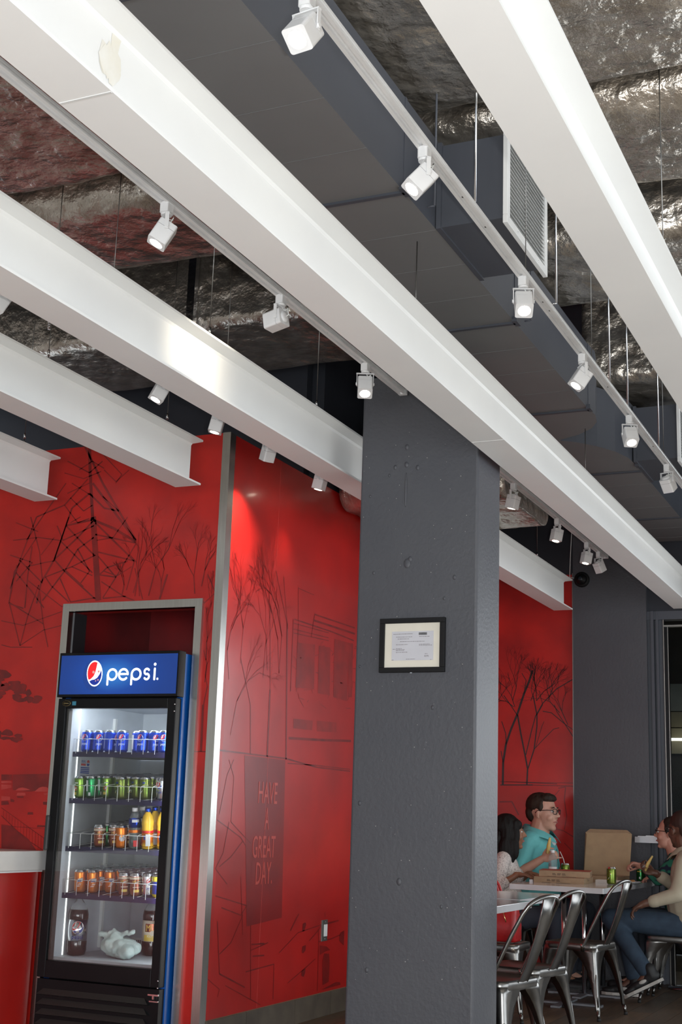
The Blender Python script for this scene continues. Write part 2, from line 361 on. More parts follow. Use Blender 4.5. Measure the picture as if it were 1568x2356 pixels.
# ------------------------------------------------------------------ mural prints (flat ink on the two mural walls)
PYL= [(14,[(-4.522,3.292),(-4.502,3.119),(-4.457,2.824)]),(26,[(-4.456,2.841),(-4.421,2.63),(-4.376,2.345)]),(9,[(-4.565,3.296),(-4.407,3.041),(-4.28,2.865),(-4.151,2.684)]),(9,[(-4.477,3.046),(-4.151,2.684)]),(10,[(-4.454,2.823),(-4.302,2.762),(-4.15,2.676)]),(6,[(-4.431,2.735),(-4.149,2.669)]),(7,[(-4.494,2.985),(-4.383,2.889),(-4.28,2.865)]),(7,[(-4.437,2.805),(-4.151,2.565)]),(6,[(-4.401,2.629),(-4.151,2.565)]),(5,[(-4.149,2.663),(-4.267,2.476),(-4.347,2.36)]),(5,[(-4.151,2.565),(-4.191,2.397)]),(5,[(-4.195,2.567),(-4.332,2.535),(-4.379,2.498)]),(5,[(-4.399,2.603),(-4.267,2.476)]),(5,[(-4.379,2.494),(-4.267,2.476)]),(5,[(-4.366,2.455),(-4.208,2.364),(-4.132,2.336)]),(5,[(-4.347,2.356),(-4.189,2.363)]),(8,[(-4.459,2.824),(-4.643,2.8),(-4.707,2.6),(-4.788,2.464),(-4.807,2.343)]),(8,[(-4.494,2.985),(-4.611,2.904),(-4.643,2.8)]),(6,[(-4.44,2.718),(-4.546,2.654),(-4.627,2.527),(-4.767,2.359)]),(6,[(-4.643,2.8),(-4.43,2.613)]),(6,[(-4.707,2.6),(-4.627,2.527),(-4.397,2.354)]),(7,[(-4.456,2.815),(-4.553,2.724),(-4.707,2.6)]),(5,[(-4.42,2.612),(-4.578,2.551),(-4.76,2.498)]),(5,[(-4.546,2.654),(-4.452,2.519),(-4.507,2.452)]),(5,[(-4.677,2.713),(-4.431,2.509)]),(5,[(-4.706,2.803),(-4.656,2.712),(-4.446,2.788)]),(5,[(-4.76,2.498),(-4.712,2.443),(-4.579,2.343)]),(5,[(-4.654,2.484),(-4.568,2.343),(-4.398,2.362)]),(6,[(-4.513,3.075),(-4.666,2.926),(-4.861,2.866),(-4.936,2.665),(-5.008,2.438)]),(5,[(-4.668,3.06),(-4.8,2.889),(-4.921,2.727)]),(5,[(-4.904,2.869),(-4.817,2.65),(-4.778,2.472)]),(5,[(-4.963,2.613),(-4.777,2.463)]),(5,[(-5.031,2.643),(-4.864,2.59),(-4.97,2.48)]),(6,[(-4.875,2.688),(-4.888,2.512),(-4.889,2.319)]),(5,[(-4.976,2.534),(-4.857,2.423),(-4.752,2.315)]),(5,[(-4.848,2.74),(-4.988,2.543),(-5.009,2.35),(-4.899,2.317)]),(4,[(-5.019,2.732),(-4.837,2.74),(-4.677,2.713)]),(4,[(-5.009,2.84),(-4.841,2.776)]),(4,[(-4.666,2.926),(-4.561,2.812),(-4.481,2.834)]),(4,[(-4.628,2.968),(-4.526,2.881),(-4.467,2.912)]),(4,[(-4.626,3.057),(-4.472,2.966)]),(4,[(-4.652,2.996),(-4.5,3.048)]),(4,[(-4.4,2.961),(-4.28,2.865)]),(4,[(-4.423,3.22),(-4.278,3.084),(-4.315,3.034)]),(4,[(-4.404,3.121),(-4.315,3.043),(-4.23,3.107)]),(4,[(-4.217,2.826),(-4.307,2.71),(-4.417,2.699)]),(4,[(-4.544,2.847),(-4.613,2.816)]),(4,[(-4.581,3.134),(-4.492,3.181),(-4.404,3.13)]),(5,[(-4.627,2.852),(-4.707,2.6)]),(4,[(-4.904,2.566),(-4.769,2.586),(-4.706,2.592)]),(4,[(-4.578,2.551),(-4.429,2.492)]),(4,[(-4.805,2.632),(-4.72,2.733)]),(5,[(-4.671,3.196),(-4.506,3.111),(-4.419,3.175)]),(4,[(-4.685,3.124),(-4.544,3.078),(-4.424,3.113)])]
LOW= [(5,[(-4.975,2.58),(-5.007,2.357),(-4.9,2.097)]),(5,[(-5.007,2.357),(-4.747,2.221),(-4.7,2.084)]),(5,[(-4.804,2.452),(-4.863,2.27),(-4.9,2.097)]),(4,[(-4.9,2.097),(-4.743,2.184),(-4.615,2.208)]),(4,[(-5.052,2.248),(-4.89,2.216),(-4.623,2.289)]),(5,[(-4.804,2.452),(-4.747,2.221)]),(4,[(-4.885,2.483),(-4.625,2.317),(-4.584,2.333)]),(4,[(-5.035,2.105),(-4.966,2.089),(-4.81,2.086)]),(6,[(-4.421,2.554),(-4.376,2.344)]),(4,[(-4.625,2.536),(-4.485,2.43)]),(4,[(-4.353,2.515),(-4.261,2.483),(-4.166,2.533)]),(9,[(-3.925,2.478),(-3.966,2.338)]),(6,[(-4.143,2.38),(-4.111,2.504)]),(5,[(-4.144,2.523),(-4.078,2.342)]),(5,[(-3.665,2.466),(-3.609,2.36),(-3.693,2.294)])]
BLOB= [(0,[(-4.871,1.358),(-4.607,1.367),(-4.601,1.292),(-4.732,1.265),(-4.862,1.271)]),(0,[(-4.951,1.357),(-4.875,1.358),(-4.87,1.327),(-4.948,1.324)]),(0,[(-4.92,1.076),(-4.85,1.072),(-4.727,1.007),(-4.66,0.943),(-4.905,0.949)])]
CARS= [(1,[(-4.709,1.266),(-4.681,1.288),(-4.658,1.294),(-4.632,1.293),(-4.604,1.28),(-4.603,1.268)]),(1,[(-4.844,1.269),(-4.822,1.283),(-4.796,1.287),(-4.768,1.283),(-4.74,1.274),(-4.786,1.27)]),(1,[(-4.833,1.241),(-4.827,1.257),(-4.773,1.258),(-4.768,1.243)]),(1,[(-4.947,1.319),(-4.877,1.321),(-4.872,1.311),(-4.946,1.308)]),(1,[(-4.945,1.301),(-4.874,1.299),(-4.871,1.284),(-4.942,1.27)]),(1,[(-4.938,1.236),(-4.875,1.234),(-4.873,1.216),(-4.935,1.211)]),(1,[(-4.647,1.258),(-4.606,1.262),(-4.606,1.251),(-4.639,1.249)]),(1,[(-4.647,1.218),(-4.609,1.222),(-4.609,1.213),(-4.644,1.211)])]
DK= [(0,[(-4.829,1.238),(-4.783,1.239),(-4.782,1.229),(-4.824,1.229)]),(0,[(-4.935,1.208),(-4.888,1.209),(-4.878,1.191),(-4.932,1.185)]),(0,[(-4.87,1.222),(-4.844,1.216),(-4.845,1.204),(-4.87,1.206)]),(0,[(-4.743,1.152),(-4.709,1.153),(-4.705,1.139),(-4.745,1.138)]),(0,[(-4.671,1.084),(-4.614,1.083),(-4.617,1.074),(-4.673,1.07)]),(0,[(-4.646,1.211),(-4.608,1.212),(-4.611,1.195),(-4.643,1.196)])]
FEN= [(5,[(-4.93,1.171),(-4.587,0.997)]),(7,[(-4.926,1.128),(-4.751,1.009),(-4.616,0.948)]),(4,[(-4.92,1.079),(-4.83,1.07),(-4.59,1.063)]),(3,[(-4.913,1.157),(-4.91,1.109)]),(3,[(-4.892,1.147),(-4.888,1.096)]),(3,[(-4.871,1.136),(-4.867,1.083)]),(3,[(-4.849,1.126),(-4.845,1.07)]),(3,[(-4.828,1.116),(-4.824,1.057)]),(3,[(-4.807,1.106),(-4.802,1.044)]),(3,[(-4.786,1.096),(-4.781,1.031)]),(3,[(-4.765,1.086),(-4.76,1.018)]),(3,[(-4.744,1.076),(-4.738,1.006)]),(3,[(-4.723,1.066),(-4.717,0.993)]),(3,[(-4.702,1.056),(-4.696,0.98)]),(3,[(-4.681,1.046),(-4.675,0.968)]),(3,[(-4.661,1.036),(-4.654,0.955)]),(3,[(-4.64,1.026),(-4.633,0.943)]),(3,[(-4.619,1.016),(-4.613,0.93)])]
TR0= [(0,[(-5.017,1.945),(-4.949,1.935),(-4.821,1.879),(-4.717,1.816),(-4.659,1.781),(-4.726,1.701),(-4.858,1.71),(-4.988,1.684)]),(0,[(-4.98,1.613),(-4.882,1.622),(-4.799,1.569),(-4.835,1.49),(-4.609,1.493),(-4.744,1.456),(-4.97,1.524)])]
SW= [(8,[(6.291,1.512),(7.134,1.51),(7.57,1.479),(8.08,1.478)]),(5,[(7.162,1.483),(7.569,1.491),(8.079,1.49)]),(14,[(7.161,1.631),(7.613,1.649),(8.081,1.673)]),(9,[(7.459,2.419),(8.087,2.422)]),(12,[(7.448,2.38),(8.09,2.383)]),(7,[(7.458,2.425),(7.441,2.361),(7.421,2.272)]),(8,[(7.173,2.346),(7.731,2.346),(8.077,2.335)]),(5,[(7.162,2.321),(7.672,2.332)]),(5,[(7.166,2.285),(7.674,2.3)]),(5,[(7.168,2.262),(7.676,2.282)]),(8,[(7.16,2.344),(7.161,1.908)]),(5,[(7.229,2.33),(7.24,1.916)]),(4,[(7.209,2.55),(7.228,2.342)]),(4,[(7.209,2.544),(7.434,2.539)]),(8,[(6.663,1.783),(6.691,1.513)]),(14,[(6.894,1.893),(6.895,1.508)]),(14,[(7.078,2.308),(7.115,1.846),(7.139,1.504)]),(7,[(6.9,2.597),(7.078,2.308)]),(6,[(7.005,2.581),(7.087,2.274)]),(5,[(6.844,2.39),(6.894,1.893)]),(5,[(6.522,2.03),(6.663,1.783)]),(4,[(6.447,1.468),(6.512,1.377),(6.504,1.138),(6.742,1.024)]),(5,[(6.353,1.146),(6.624,1.056),(6.773,0.95),(6.762,0.825)]),(5,[(6.483,1.138),(6.435,0.975),(6.36,0.895),(6.496,0.812)]),(6,[(6.375,0.756),(6.731,0.691),(6.668,0.643),(6.445,0.693)]),(5,[(6.646,0.848),(6.701,0.539)]),(5,[(6.401,0.904),(6.524,0.953),(6.649,1.035)]),(4,[(6.502,1.471),(6.434,1.384),(6.371,1.177)]),(7,[(6.41,0.626),(6.461,0.357),(6.753,0.262)]),(5,[(6.45,0.456),(6.572,0.507),(6.69,0.641)]),(6,[(6.782,0.637),(6.828,0.194)]),(6,[(6.756,0.342),(7.095,0.355),(7.101,0.166)]),(5,[(6.801,0.45),(7.01,0.478)]),(8,[(6.809,0.481),(6.962,0.476)]),(8,[(6.827,0.418),(6.968,0.412)]),(4,[(6.296,0.362),(6.469,0.279),(6.453,0.241)]),(4,[(6.531,0.292),(6.948,0.151)])]
SW2= [(10,[(7.395,0.615),(7.342,0.573),(7.29,0.525)]),(5,[(7.153,0.411),(7.392,0.508),(7.721,0.536)]),(5,[(7.28,0.235),(7.515,0.301),(7.65,0.342)]),(6,[(7.553,0.452),(7.676,0.505),(7.722,0.533)]),(6,[(7.676,0.51),(7.687,0.455),(7.693,0.153)]),(9,[(7.791,0.537),(7.975,0.547)]),(6,[(7.689,0.438),(7.869,0.443),(8.011,0.459)]),(5,[(7.764,0.606),(7.77,0.578)])]
SWB= [(0,[(7.452,0.556),(7.491,0.562),(7.502,0.548),(7.476,0.511),(7.45,0.513)]),(0,[(7.458,0.426),(7.509,0.431),(7.505,0.401),(7.474,0.385),(7.454,0.392)]),(0,[(7.464,0.289),(7.515,0.299),(7.511,0.272),(7.493,0.25),(7.46,0.261)]),(0,[(7.771,0.363),(7.848,0.357),(7.86,0.292),(7.855,0.19),(7.766,0.179),(7.751,0.315)]),(0,[(7.704,0.415),(7.802,0.403),(7.867,0.376),(7.797,0.375),(7.709,0.359)]),(0,[(7.754,0.153),(7.962,0.18),(8.027,0.172),(8.036,0.157)]),(0,[(8.003,0.471),(8.068,0.482),(8.068,0.39),(7.992,0.424)])]
WG= [(0,[(7.227,2.21),(7.475,2.231),(7.486,1.952),(7.225,1.938)]),(0,[(7.533,2.232),(7.709,2.242),(7.72,1.938),(7.545,1.934)]),(0,[(7.765,2.306),(7.983,2.31),(7.997,1.926),(7.781,1.932)]),(0,[(7.216,1.75),(7.489,1.76),(7.48,1.7),(7.221,1.693)]),(0,[(7.545,1.764),(7.839,1.775),(7.844,1.713),(7.551,1.699)]),(0,[(7.983,2.31),(8.066,2.314),(8.074,1.959),(8.011,1.953)])]
FT= [(16,[(-3.443,1.498),(-3.441,1.683),(-3.417,1.834),(-3.373,1.961),(-3.32,2.083),(-3.26,2.259),(-3.216,2.363),(-3.184,2.46)]),(12,[(-3.233,1.502),(-3.227,1.632),(-3.249,1.745),(-3.287,1.925),(-3.316,2.083)]),(9,[(-3.224,1.632),(-3.171,1.794),(-3.146,1.986),(-3.146,2.082),(-3.178,2.24)]),(7,[(-3.243,1.746),(-3.196,1.938),(-3.159,2.07),(-3.096,2.179),(-2.977,2.299),(-2.829,2.383)]),(6,[(-3.32,2.083),(-3.38,2.168),(-3.438,2.248)]),(6,[(-3.441,1.683),(-3.461,1.779)]),(6,[(-3.414,1.834),(-3.42,1.925),(-3.456,2.028)]),(5,[(-3.26,2.259),(-3.241,2.375),(-3.279,2.437)]),(5,[(-3.171,1.794),(-3.096,1.872),(-3.003,1.963),(-2.954,1.975)]),(6,[(-2.826,1.886),(-2.904,2.005),(-3.021,2.1),(-3.096,2.113)]),(5,[(-2.825,1.951),(-2.904,2.005),(-2.972,2.106),(-2.996,2.167)]),(4,[(-3.146,2.082),(-3.096,2.167),(-3.127,2.288)]),(4,[(-3.159,1.806),(-3.103,1.986),(-3.084,2.028)]),(4,[(-3.178,2.24),(-3.197,2.289),(-3.159,2.497)]),(8,[(-3.466,1.494),(-3.183,1.5)]),(4,[(-3.183,1.5),(-2.822,1.496)]),(3,[(-3.466,1.521),(-2.822,1.522)]),(4,[(-3.415,1.522),(-2.974,1.513)])]
FR= [(10,[(-3.47,1.354),(-3.363,1.359),(-3.304,1.251)]),(7,[(-2.964,1.478),(-2.902,1.49),(-2.913,1.381),(-2.893,1.253),(-2.914,1.145)]),(7,[(-3.002,1.152),(-2.92,1.135),(-2.838,1.089)]),(6,[(-2.915,1.038),(-2.839,0.968)]),(5,[(-3.006,1.403),(-2.954,1.464)]),(5,[(-2.975,1.305),(-3.007,1.211),(-2.976,1.153)])]

def strip(mb, pts, w, tf, eps):
    pts = [Vector((p[0], p[1])) for p in pts]
    for i in range(len(pts) - 1):
        a, b = pts[i], pts[i + 1]; d = b - a
        if d.length < 1e-4: continue
        n = Vector((-d.y, d.x)).normalized() * w / 2
        q = [a - n, b - n, b + n, a + n]; mb.add([tf(p.x, p.y, eps) for p in q], [(0, 1, 2, 3)])
def poly(mb, pts, tf, eps): mb.add([tf(p[0], p[1], eps) for p in pts], [tuple(range(len(pts)))])
tfF = lambda u, v, e: (u, YF - e, v)
tfS = lambda u, v, e: (XS + e, u, v)
tfG = lambda u, v, e: (u, YG - e, v)
def fix(mb, wall, name, m):      # faces towards the room whatever their winding
    o = mb.build(name, m, wall); return o
def branch(mb, p, ang, L, w, depth, tf, eps, rnd, clip):
    q = (p[0] + math.cos(ang) * L, p[1] + math.sin(ang) * L)
    if clip(q): strip(mb, [p, q], w, tf, eps)
    else: return
    if depth == 0: return
    for s in range(2 if rnd.random() < .8 else 3):
        branch(mb, q, ang + rnd.uniform(-.55, .55), L * rnd.uniform(.62, .88), w * .68, depth - 1, tf, eps, rnd, clip)
hole = lambda p: (-4.62 < p[0] < -3.66 and p[1] < 2.35)
mb = MB()
for w, pts in PYL: strip(mb, pts, w * .0015, tfF, .0010)
fix(mb, wall_front, 'pylon_print', pr_mid)
mb = MB()
for w, pts in LOW: strip(mb, pts, w * .0013, tfF, .0012)
rnd = random.Random(3)
cf = lambda q: not hole(q) and q[0] < -3.62 and q[0] > -5.4 and q[1] < 2.9
for px, pz, an, L, d in ((-4.13, 2.36, 1.5, .13, 6), (-4.04, 2.36, 1.35, .16, 6), (-4.10, 2.36, 1.7, .11, 5), (-3.74, 2.36, 1.7, .10, 6), (-3.70, 2.40, 1.4, .09, 6), (-3.96, 2.36, 1.6, .08, 6), (-4.22, 2.36, 1.4, .07, 5)):
    branch(mb, (px, pz), an, L, .007, d, tfF, .0014, rnd, cf)
ct = lambda q: -3.675 < q[0] < -3.613 and q[1] < 2.5
for i in range(4): branch(mb, (-3.645, 1.75 + i * .12), 1.4 + .1 * i, .10, .006, 6, tfF, .0014, rnd, ct)
strip(mb, [(-3.645, 1.5), (-3.648, 1.75)], .014, tfF, .0014); strip(mb, [(-3.676, 1.5), (-3.613, 1.5)], .006, tfF, .0014)
fix(mb, wall_front, 'bare_tree_print', pr_mid)
mb = MB()
for w, pts in BLOB: poly(mb, pts, tfF, .0010)
fix(mb, wall_front, 'dark_field_print', pr_mid)
mb = MB()
for w, pts in DK: poly(mb, pts, tfF, .0016)
rnd = random.Random(8)
for (xa, xb, za, zb, n_) in ((-5.25, -4.80, 2.02, 1.80, 46), (-5.25, -4.72, 1.90, 1.78, 30), (-5.25, -4.85, 1.70, 1.56, 34)):
    for i in range(n_):
        u = rnd.random() ** 1.4; cx_ = xa + (xb - xa) * u; cz_ = za + (zb - za) * u + rnd.uniform(-.07, .07) * (1 - u * .7); rx_ = rnd.uniform(.015, .05); rz_ = rnd.uniform(.008, .022)
        poly(mb, [(cx_ + rx_ * math.cos(a) * rnd.uniform(.7, 1.2), cz_ + rz_ * math.sin(a) * rnd.uniform(.7, 1.2)) for a in [j * PI / 5 for j in range(10)]], tfF, .0016 + i * .00001)
for w, pts in FEN: strip(mb, pts, w * .0006, tfF, .0018)
fix(mb, wall_front, 'fence_print', pr_dark)
mb = MB()
for w, pts in CARS: poly(mb, pts, tfF, .0014)
fix(mb, wall_front, 'car_print', pr_light)
# side wall
mb = MB()
poly(mb, [(6.62, 1.50), (7.13, 1.50), (7.17, .605), (6.74, .58), (6.70, .9)], tfS, .0008); fix(mb, wall_left, 'dark_panel_print', pr_panel)
mb = MB()
for w, pts in SW + SW2: strip(mb, pts, w * .0011, tfS, .0012)
for w, pts in SWB: poly(mb, pts, tfS, .0012)
fix(mb, wall_left, 'line_print', pr_mid)
mb = MB(); rnd = random.Random(11)
for w, pts in WG:
    poly(mb, pts, tfS, .0009)
for i in range(70):
    yy = rnd.uniform(7.15, 8.1); zz = rnd.uniform(1.86, 2.3)
    strip(mb, [(yy, zz), (yy + rnd.uniform(-.02, .12), zz + rnd.uniform(-.04, .04))], .006, tfS, .0013)
fix(mb, wall_left, 'building_print', pr_soft)
mb = MB()
cs = lambda q: 6.33 < q[0] < 8.3 and q[1] < 3.1
for py, pz, an, L, d in ((6.40, 1.9, 1.8, .16, 6), (6.52, 2.0, 1.5, .2, 6), (6.8, 1.95, 1.5, .2, 6), (6.85, 2.0, 1.75, .2, 6), (7.0, 2.0, 1.5, .22, 6), (7.0, 2.0, 1.75, .2, 6), (6.45, 1.6, 1.3, .2, 6)):
    branch(mb, (py, pz), an, L, .008, d, tfS, .0012, rnd, cs)
fix(mb, wall_left, 'bare_tree_print', pr_soft)
mb = MB()
for txt, yc, zc, wd in (('HAVE', 6.925, 1.245, .235), ('A', 6.925, 1.10, .05), ('GREAT', 6.905, .945, .28), ('DAY.', 6.92, .80, .20)):
    vs, fs = textmesh(txt, 0.17, 0.0003)
    xs = [v.x for v in vs]; ys = [v.y for v in vs]; sx = wd / (max(xs) - min(xs)); sy = .122 / (max(ys) - min(ys)); mx = (max(xs) + min(xs)) / 2
    mb.add([(XS + .0022 + v.z, yc + (v.x - mx) * sx, zc + v.y * sy) for v in vs], fs)
fix(mb, wall_left, 'lettering', pr_letter)
MB().box(XS, 6.905, 0.14, XS + .0012, 6.908, ZT - .01).build('panel_seam', pr_light, wall_left)
# far wall
mb = MB()
for w, pts in FT: strip(mb, pts, w * .0011, tfG, .002)
rnd = random.Random(5); cg = lambda q: -3.56 < q[0] < -2.84 and q[1] < 2.75
for px, pz, an, L, d in ((-3.34, 2.15, 1.9, .1, 6), (-3.36, 2.2, 1.3, .12, 6), (-3.2, 2.2, 1.2, .1, 6), (-3.15, 2.2, 1.6, .1, 6), (-3.15, 2.2, .9, .1, 6), (-3.5, 2.1, 1.5, .1, 6), (-2.95, 2.1, 2.3, .12, 6), (-2.88, 2.0, 2.0, .12, 6), (-3.35, 2.15, 2.5, .08, 5), (-3.05, 2.2, 1.2, .1, 5)):
    branch(mb, (px, pz), an, L, .006, d, tfG, .002, rnd, cg)
fix(mb, wall_back, 'bare_tree_print', pr_tree)
mb = MB()
for w, pts in FR: strip(mb, pts, w * .0011, tfG, .002)
fix(mb, wall_back, 'line_print', pr_mid)

# ------------------------------------------------------------------ column
cb = MB(); cb.rbox(-2.605, 5.92, 0, -1.985, 6.27, 3.37, .012)
colm = thing('concrete_column', 'square dark grey painted concrete column in the middle of the room', 'column', (-2.295, 6.095, 0))
cb.build('shaft', grey_paint, colm, world=True)
rnd = random.Random(4); mb = MB()
for x, z, r in ((-2.36, 2.90, .012), (-2.30, 2.88, .011), (-2.42, 2.89, .010), (-2.36, 2.99, .012), (-2.345, 2.40, .02), (-2.33, 2.42, .012), (-2.52, 2.36, .008), (-2.58, 1.9, .006), (-2.15, 2.22, .008), (-2.2, 1.7, .009), (-2.56, 1.25, .01), (-2.35, .9, .014), (-2.5, .5, .01), (-2.14, .8, .008), (-2.1, 2.32, .01), (-2.45, 2.85, .007), (-2.55, 2.75, .007)):
    mb.ell((x, 5.921, z), (r, .006, r * 1.3), 8, 5)
mb.ell((-2.36, 5.92, 2.77), (.007, .007, .09), 8, 6)
mb.build('plaster_lumps', grey_paint, colm, world=True)
mb = MB()
for i in range(110):
    x = rnd.uniform(-2.59, -2.0); z = rnd.uniform(.3, 3.1); r = rnd.uniform(.0012, .0028); mb.ell((x, 5.9195, z), (r, .0012, r), 6, 4)
mb.build('paint_chips', mat('pale_chip', (0.34, 0.33, 0.32), .7), colm, world=True)
# framed certificate
pf = thing('picture_frame', 'black framed white certificate hanging on the grey column', 'picture', (-2.305, 5.92, 1.86))
mb = MB()
for a in ((-2.472, 1.866, -2.138, 1.890), (-2.472, 2.103, -2.138, 2.127), (-2.472, 1.890, -2.447, 2.103), (-2.163, 1.890, -2.138, 2.103)): mb.box(a[0], 5.898, a[1], a[2], 5.919, a[3])
mb.build('frame', black_soft, pf, world=True, bevel=.002)
MB().box(-2.449, 5.910, 1.888, -2.161, 5.918, 2.105).build('mount', mat('cream_mount', (0.74, 0.70, 0.60), .7), pf, world=True)
MB().box(-2.410, 5.9085, 1.924, -2.197, 5.910, 2.064).build('paper', mat('certificate_paper', (0.58, 0.58, 0.62), .6), pf, world=True)
mb = MB(); rnd = random.Random(9)
def lines(x, z, w, n=1, h=.0022):
    for r in range(n):
        q = x
        while q < x + w:
            l = rnd.uniform(.004, .012); mb.box(q, 5.9079, z - r * .0048, min(q + l, x + w), 5.9085, z + h - r * .0048); q += l + .0022
lines(-2.403, 2.050, .10); lines(-2.388, 2.036, .082); lines(-2.38, 2.026, .058); lines(-2.368, 2.013, .125); lines(-2.388, 1.999, .06); lines(-2.388, 1.980, .03); lines(-2.388, 1.975, .044, 2); lines(-2.388, 1.962, .06)
lines(-2.27, 2.036, .054); lines(-2.27, 1.999, .055); lines(-2.27, 1.994, .066, 1); lines(-2.24, 1.953, .014); lines(-2.242, 1.945, .022, 2); lines(-2.335, 1.929, .046); lines(-2.405, 1.977, .013); lines(-2.409, 1.925, .01); lines(-2.212, 1.925, .008)
mb.build('print', mat('grey_ink', (0.22, 0.20, 0.21), .7), pf, world=True, kind='stuff')
mb = MB()
q = -2.272
while q < -2.232: mb.box(q, 5.9079, 2.045, q + .0012, 5.9085, 2.057); q += .0021
mb.build('barcode', black_soft, pf, world=True, kind='stuff')
MB().box(-2.312, 5.905, 1.862, -2.302, 5.915, 1.867).build('hook_tab', chrome, pf, world=True)
# outlet plate on side wall
ou = thing('outlet_plate', 'small steel outlet plate with white insert low on the red side wall', 'outlet', (XS, 7.76, .50))
MB().box(XS, 7.72, .437, XS + .006, 7.80, .562).build('plate', mat('dull_steel_plate', (.16, .16, .15), .4, .6), ou, world=True, bevel=.001)
MB().box(XS + .006, 7.745, .465, XS + .010, 7.79, .535).build('insert', white_plastic, ou, world=True, bevel=.001)
for z_ in (.55, .45): MB().ell((XS + .0065, 7.765, z_), (.002, .004, .004), 8, 5).build('screw', chrome, ou, world=True)

# ------------------------------------------------------------------ steel beams
def ibeam(X0, Y0, Y1, label, cables=(), seams=(), top=4.8):
    # X0 = left edge of the flanges; underside at 2.90
    t = thing('steel_beam', label, 'beam', (X0 + .078, Y0, 2.90))
    w, h, tf_, tw = .158, .252, .010, .010; c = X0 + w / 2
    pr = [(X0, 0), (X0 + w, 0), (X0 + w, tf_), (c + tw / 2 + .008, tf_ + .004), (c + tw / 2, tf_ + .014), (c + tw / 2, h - tf_ - .014), (c + tw / 2 + .008, h - tf_ - .004), (X0 + w, h - tf_), (X0 + w, h), (X0, h), (X0, h - tf_), (c - tw / 2 - .008, h - tf_ - .004), (c - tw / 2, h - tf_ - .014), (c - tw / 2, tf_ + .014), (c - tw / 2 - .008, tf_ + .004), (X0, tf_)]
    mb = MB(); n = len(pr); v = [(x, Y0, 2.90 + z) for x, z in pr] + [(x, Y1, 2.90 + z) for x, z in pr]
    mb.add(v, [tuple(range(n)), tuple(reversed(range(n, 2 * n)))] + [(i, n + i, n + (i + 1) % n, (i + 1) % n) for i in range(n)])
    mb.build('girder', white_paint, t, world=True)
    for y in cables:
        q = MB(); q.tube([(c, y, 3.152), (c, y, top)], .0022, 6); q.build('suspension_cable', gun, t, world=True)
        q = MB(); q.tube([(c + .006 * math.cos(a), y, 3.175 + .016 * math.sin(a)) for a in [i * PI / 4 for i in range(8)]], .0028, 6, closed=True); q.lathe([(.006, 3.205), (.006, 3.235)], 8, M=Matrix.Translation((c, y, 0))); q.build('cable_clip', chrome, t, world=True)
    for y in seams:
        MB().box(X0 + .002, y, 2.8985, X0 + w - .002, y + .006, 2.9001).build('weld_seam', mat('weld_line', (.72, .73, .72), .5) if 'weld_line' not in MATS else MATS['weld_line'], t, world=True)
    return t
ibeam(-1.928, -2.5, 10.68, 'long white steel beam passing in front of the column top', (4.7, 7.5), (2.43, 5.64), top=3.49)
ibeam(-2.88, -2.5, 10.57, 'white steel beam left of the column, running behind it', (4.69, 5.78, 7.55, 9.8))
ibeam(-3.735, -1.5, 5.99, 'shorter white beam ending above the beverage cooler', (4.70, 5.74))
ibeam(-4.715, -1.5, 6.05, 'leftmost white beam ending at the far left edge of the mural', (5.81,))
ibeam(-0.935, -2.5, 12.2 - 1.3, 'rightmost white steel beam crossing the upper right corner', (4.70, 7.3))
# water stain on the long beam's web
mb = MB(); rnd = random.Random(2)
for i in range(7):
    yc = 2.49 + rnd.uniform(-.035, .05); zc = 3.06 + rnd.uniform(-.04, .06); n = 10
    mb.add([(-1.8432 + .0002 * i, yc + (.014 + .02 * rnd.random()) * math.cos(a), zc + (.03 + .03 * rnd.random()) * math.sin(a)) for a in [j * 2 * PI / n for j in range(n)]], [tuple(range(n))])
st = mb.build('water_stain', mat('beige_stain', (0.74, 0.71, 0.62), .5, col2=(.79, .78, .73), nscale=12), bpy.data.objects['steel_beam'], world=True)

# ------------------------------------------------------------------ lamp tracks and spots
def rail(X, Y0, Y1, label, screws=(), hang=(4.70, 5.77, 7.5)):
    t = thing('lighting_track', label, 'track', (X, Y0, 3.25))
    w, h = .019, .024
    pr = [(-w, 0), (-.007, 0), (-.007, .010), (.007, .010), (.007, 0), (w, 0), (w, .009), (w - .003, .011), (w - .003, .014), (w, .016), (w, h), (-w, h), (-w, .016), (-w + .003, .014), (-w + .003, .011), (-w, .009)]
    n = len(pr); mb = MB(); mb.add([(X + x, Y0, 3.25 + z) for x, z in pr] + [(X + x, Y1, 3.25 + z) for x, z in pr], [tuple(range(n)), tuple(reversed(range(n, 2 * n)))] + [(i, n + i, n + (i + 1) % n, (i + 1) % n) for i in range(n)])
    mb.build('rail', white_plastic, t, world=True)
    MB().box(X - w - .001, Y1 - .02, 3.249, X + w + .001, Y1 + .004, 3.275).build('end_cap', white_plastic, t, world=True)
    for y in screws:
        q = MB(); q.ell((X, y, 3.2595), (.005, .005, .003), 8, 5); q.build('screw', gun, t, world=True)
    for y in hang:
        q = MB(); q.tube([(X, y, 3.274), (X, y, 3.5 if -2.6 < X < -1.7 else 4.8)], .002, 6); q.build('hanger_wire', gun, t, world=True)
    return t
rail(-2.37, -1.5, 5.88, 'white lamp track left of the long beam, stopping at the column', (4.05, 4.98), (4.7, 5.77))
rail(-2.37, 6.30, 10.25, 'white lamp track continuing behind the column', (), (6.9, 9.2))
rail(-1.39, -1.5, 9.6, 'white lamp track between the two right beams', (3.95, 4.2, 4.95, 5.05, 6.1, 7.2))
rail(-3.33, -1.5, 7.2, 'white lamp track mostly hidden behind the second beam', (), (4.70, 5.77))
lens_on = mat('lit_lamp_lens', (1, 1, 1), .3, emis=(1.0, 0.90, 0.72), estr=14)
lens_off = mat('frosted_lens', (.7, .7, .72), .3)
seam_m = mat('grey_seam', (.25, .25, .27), .6)  # grey joint line of the lamp housing, also the unlit bezels
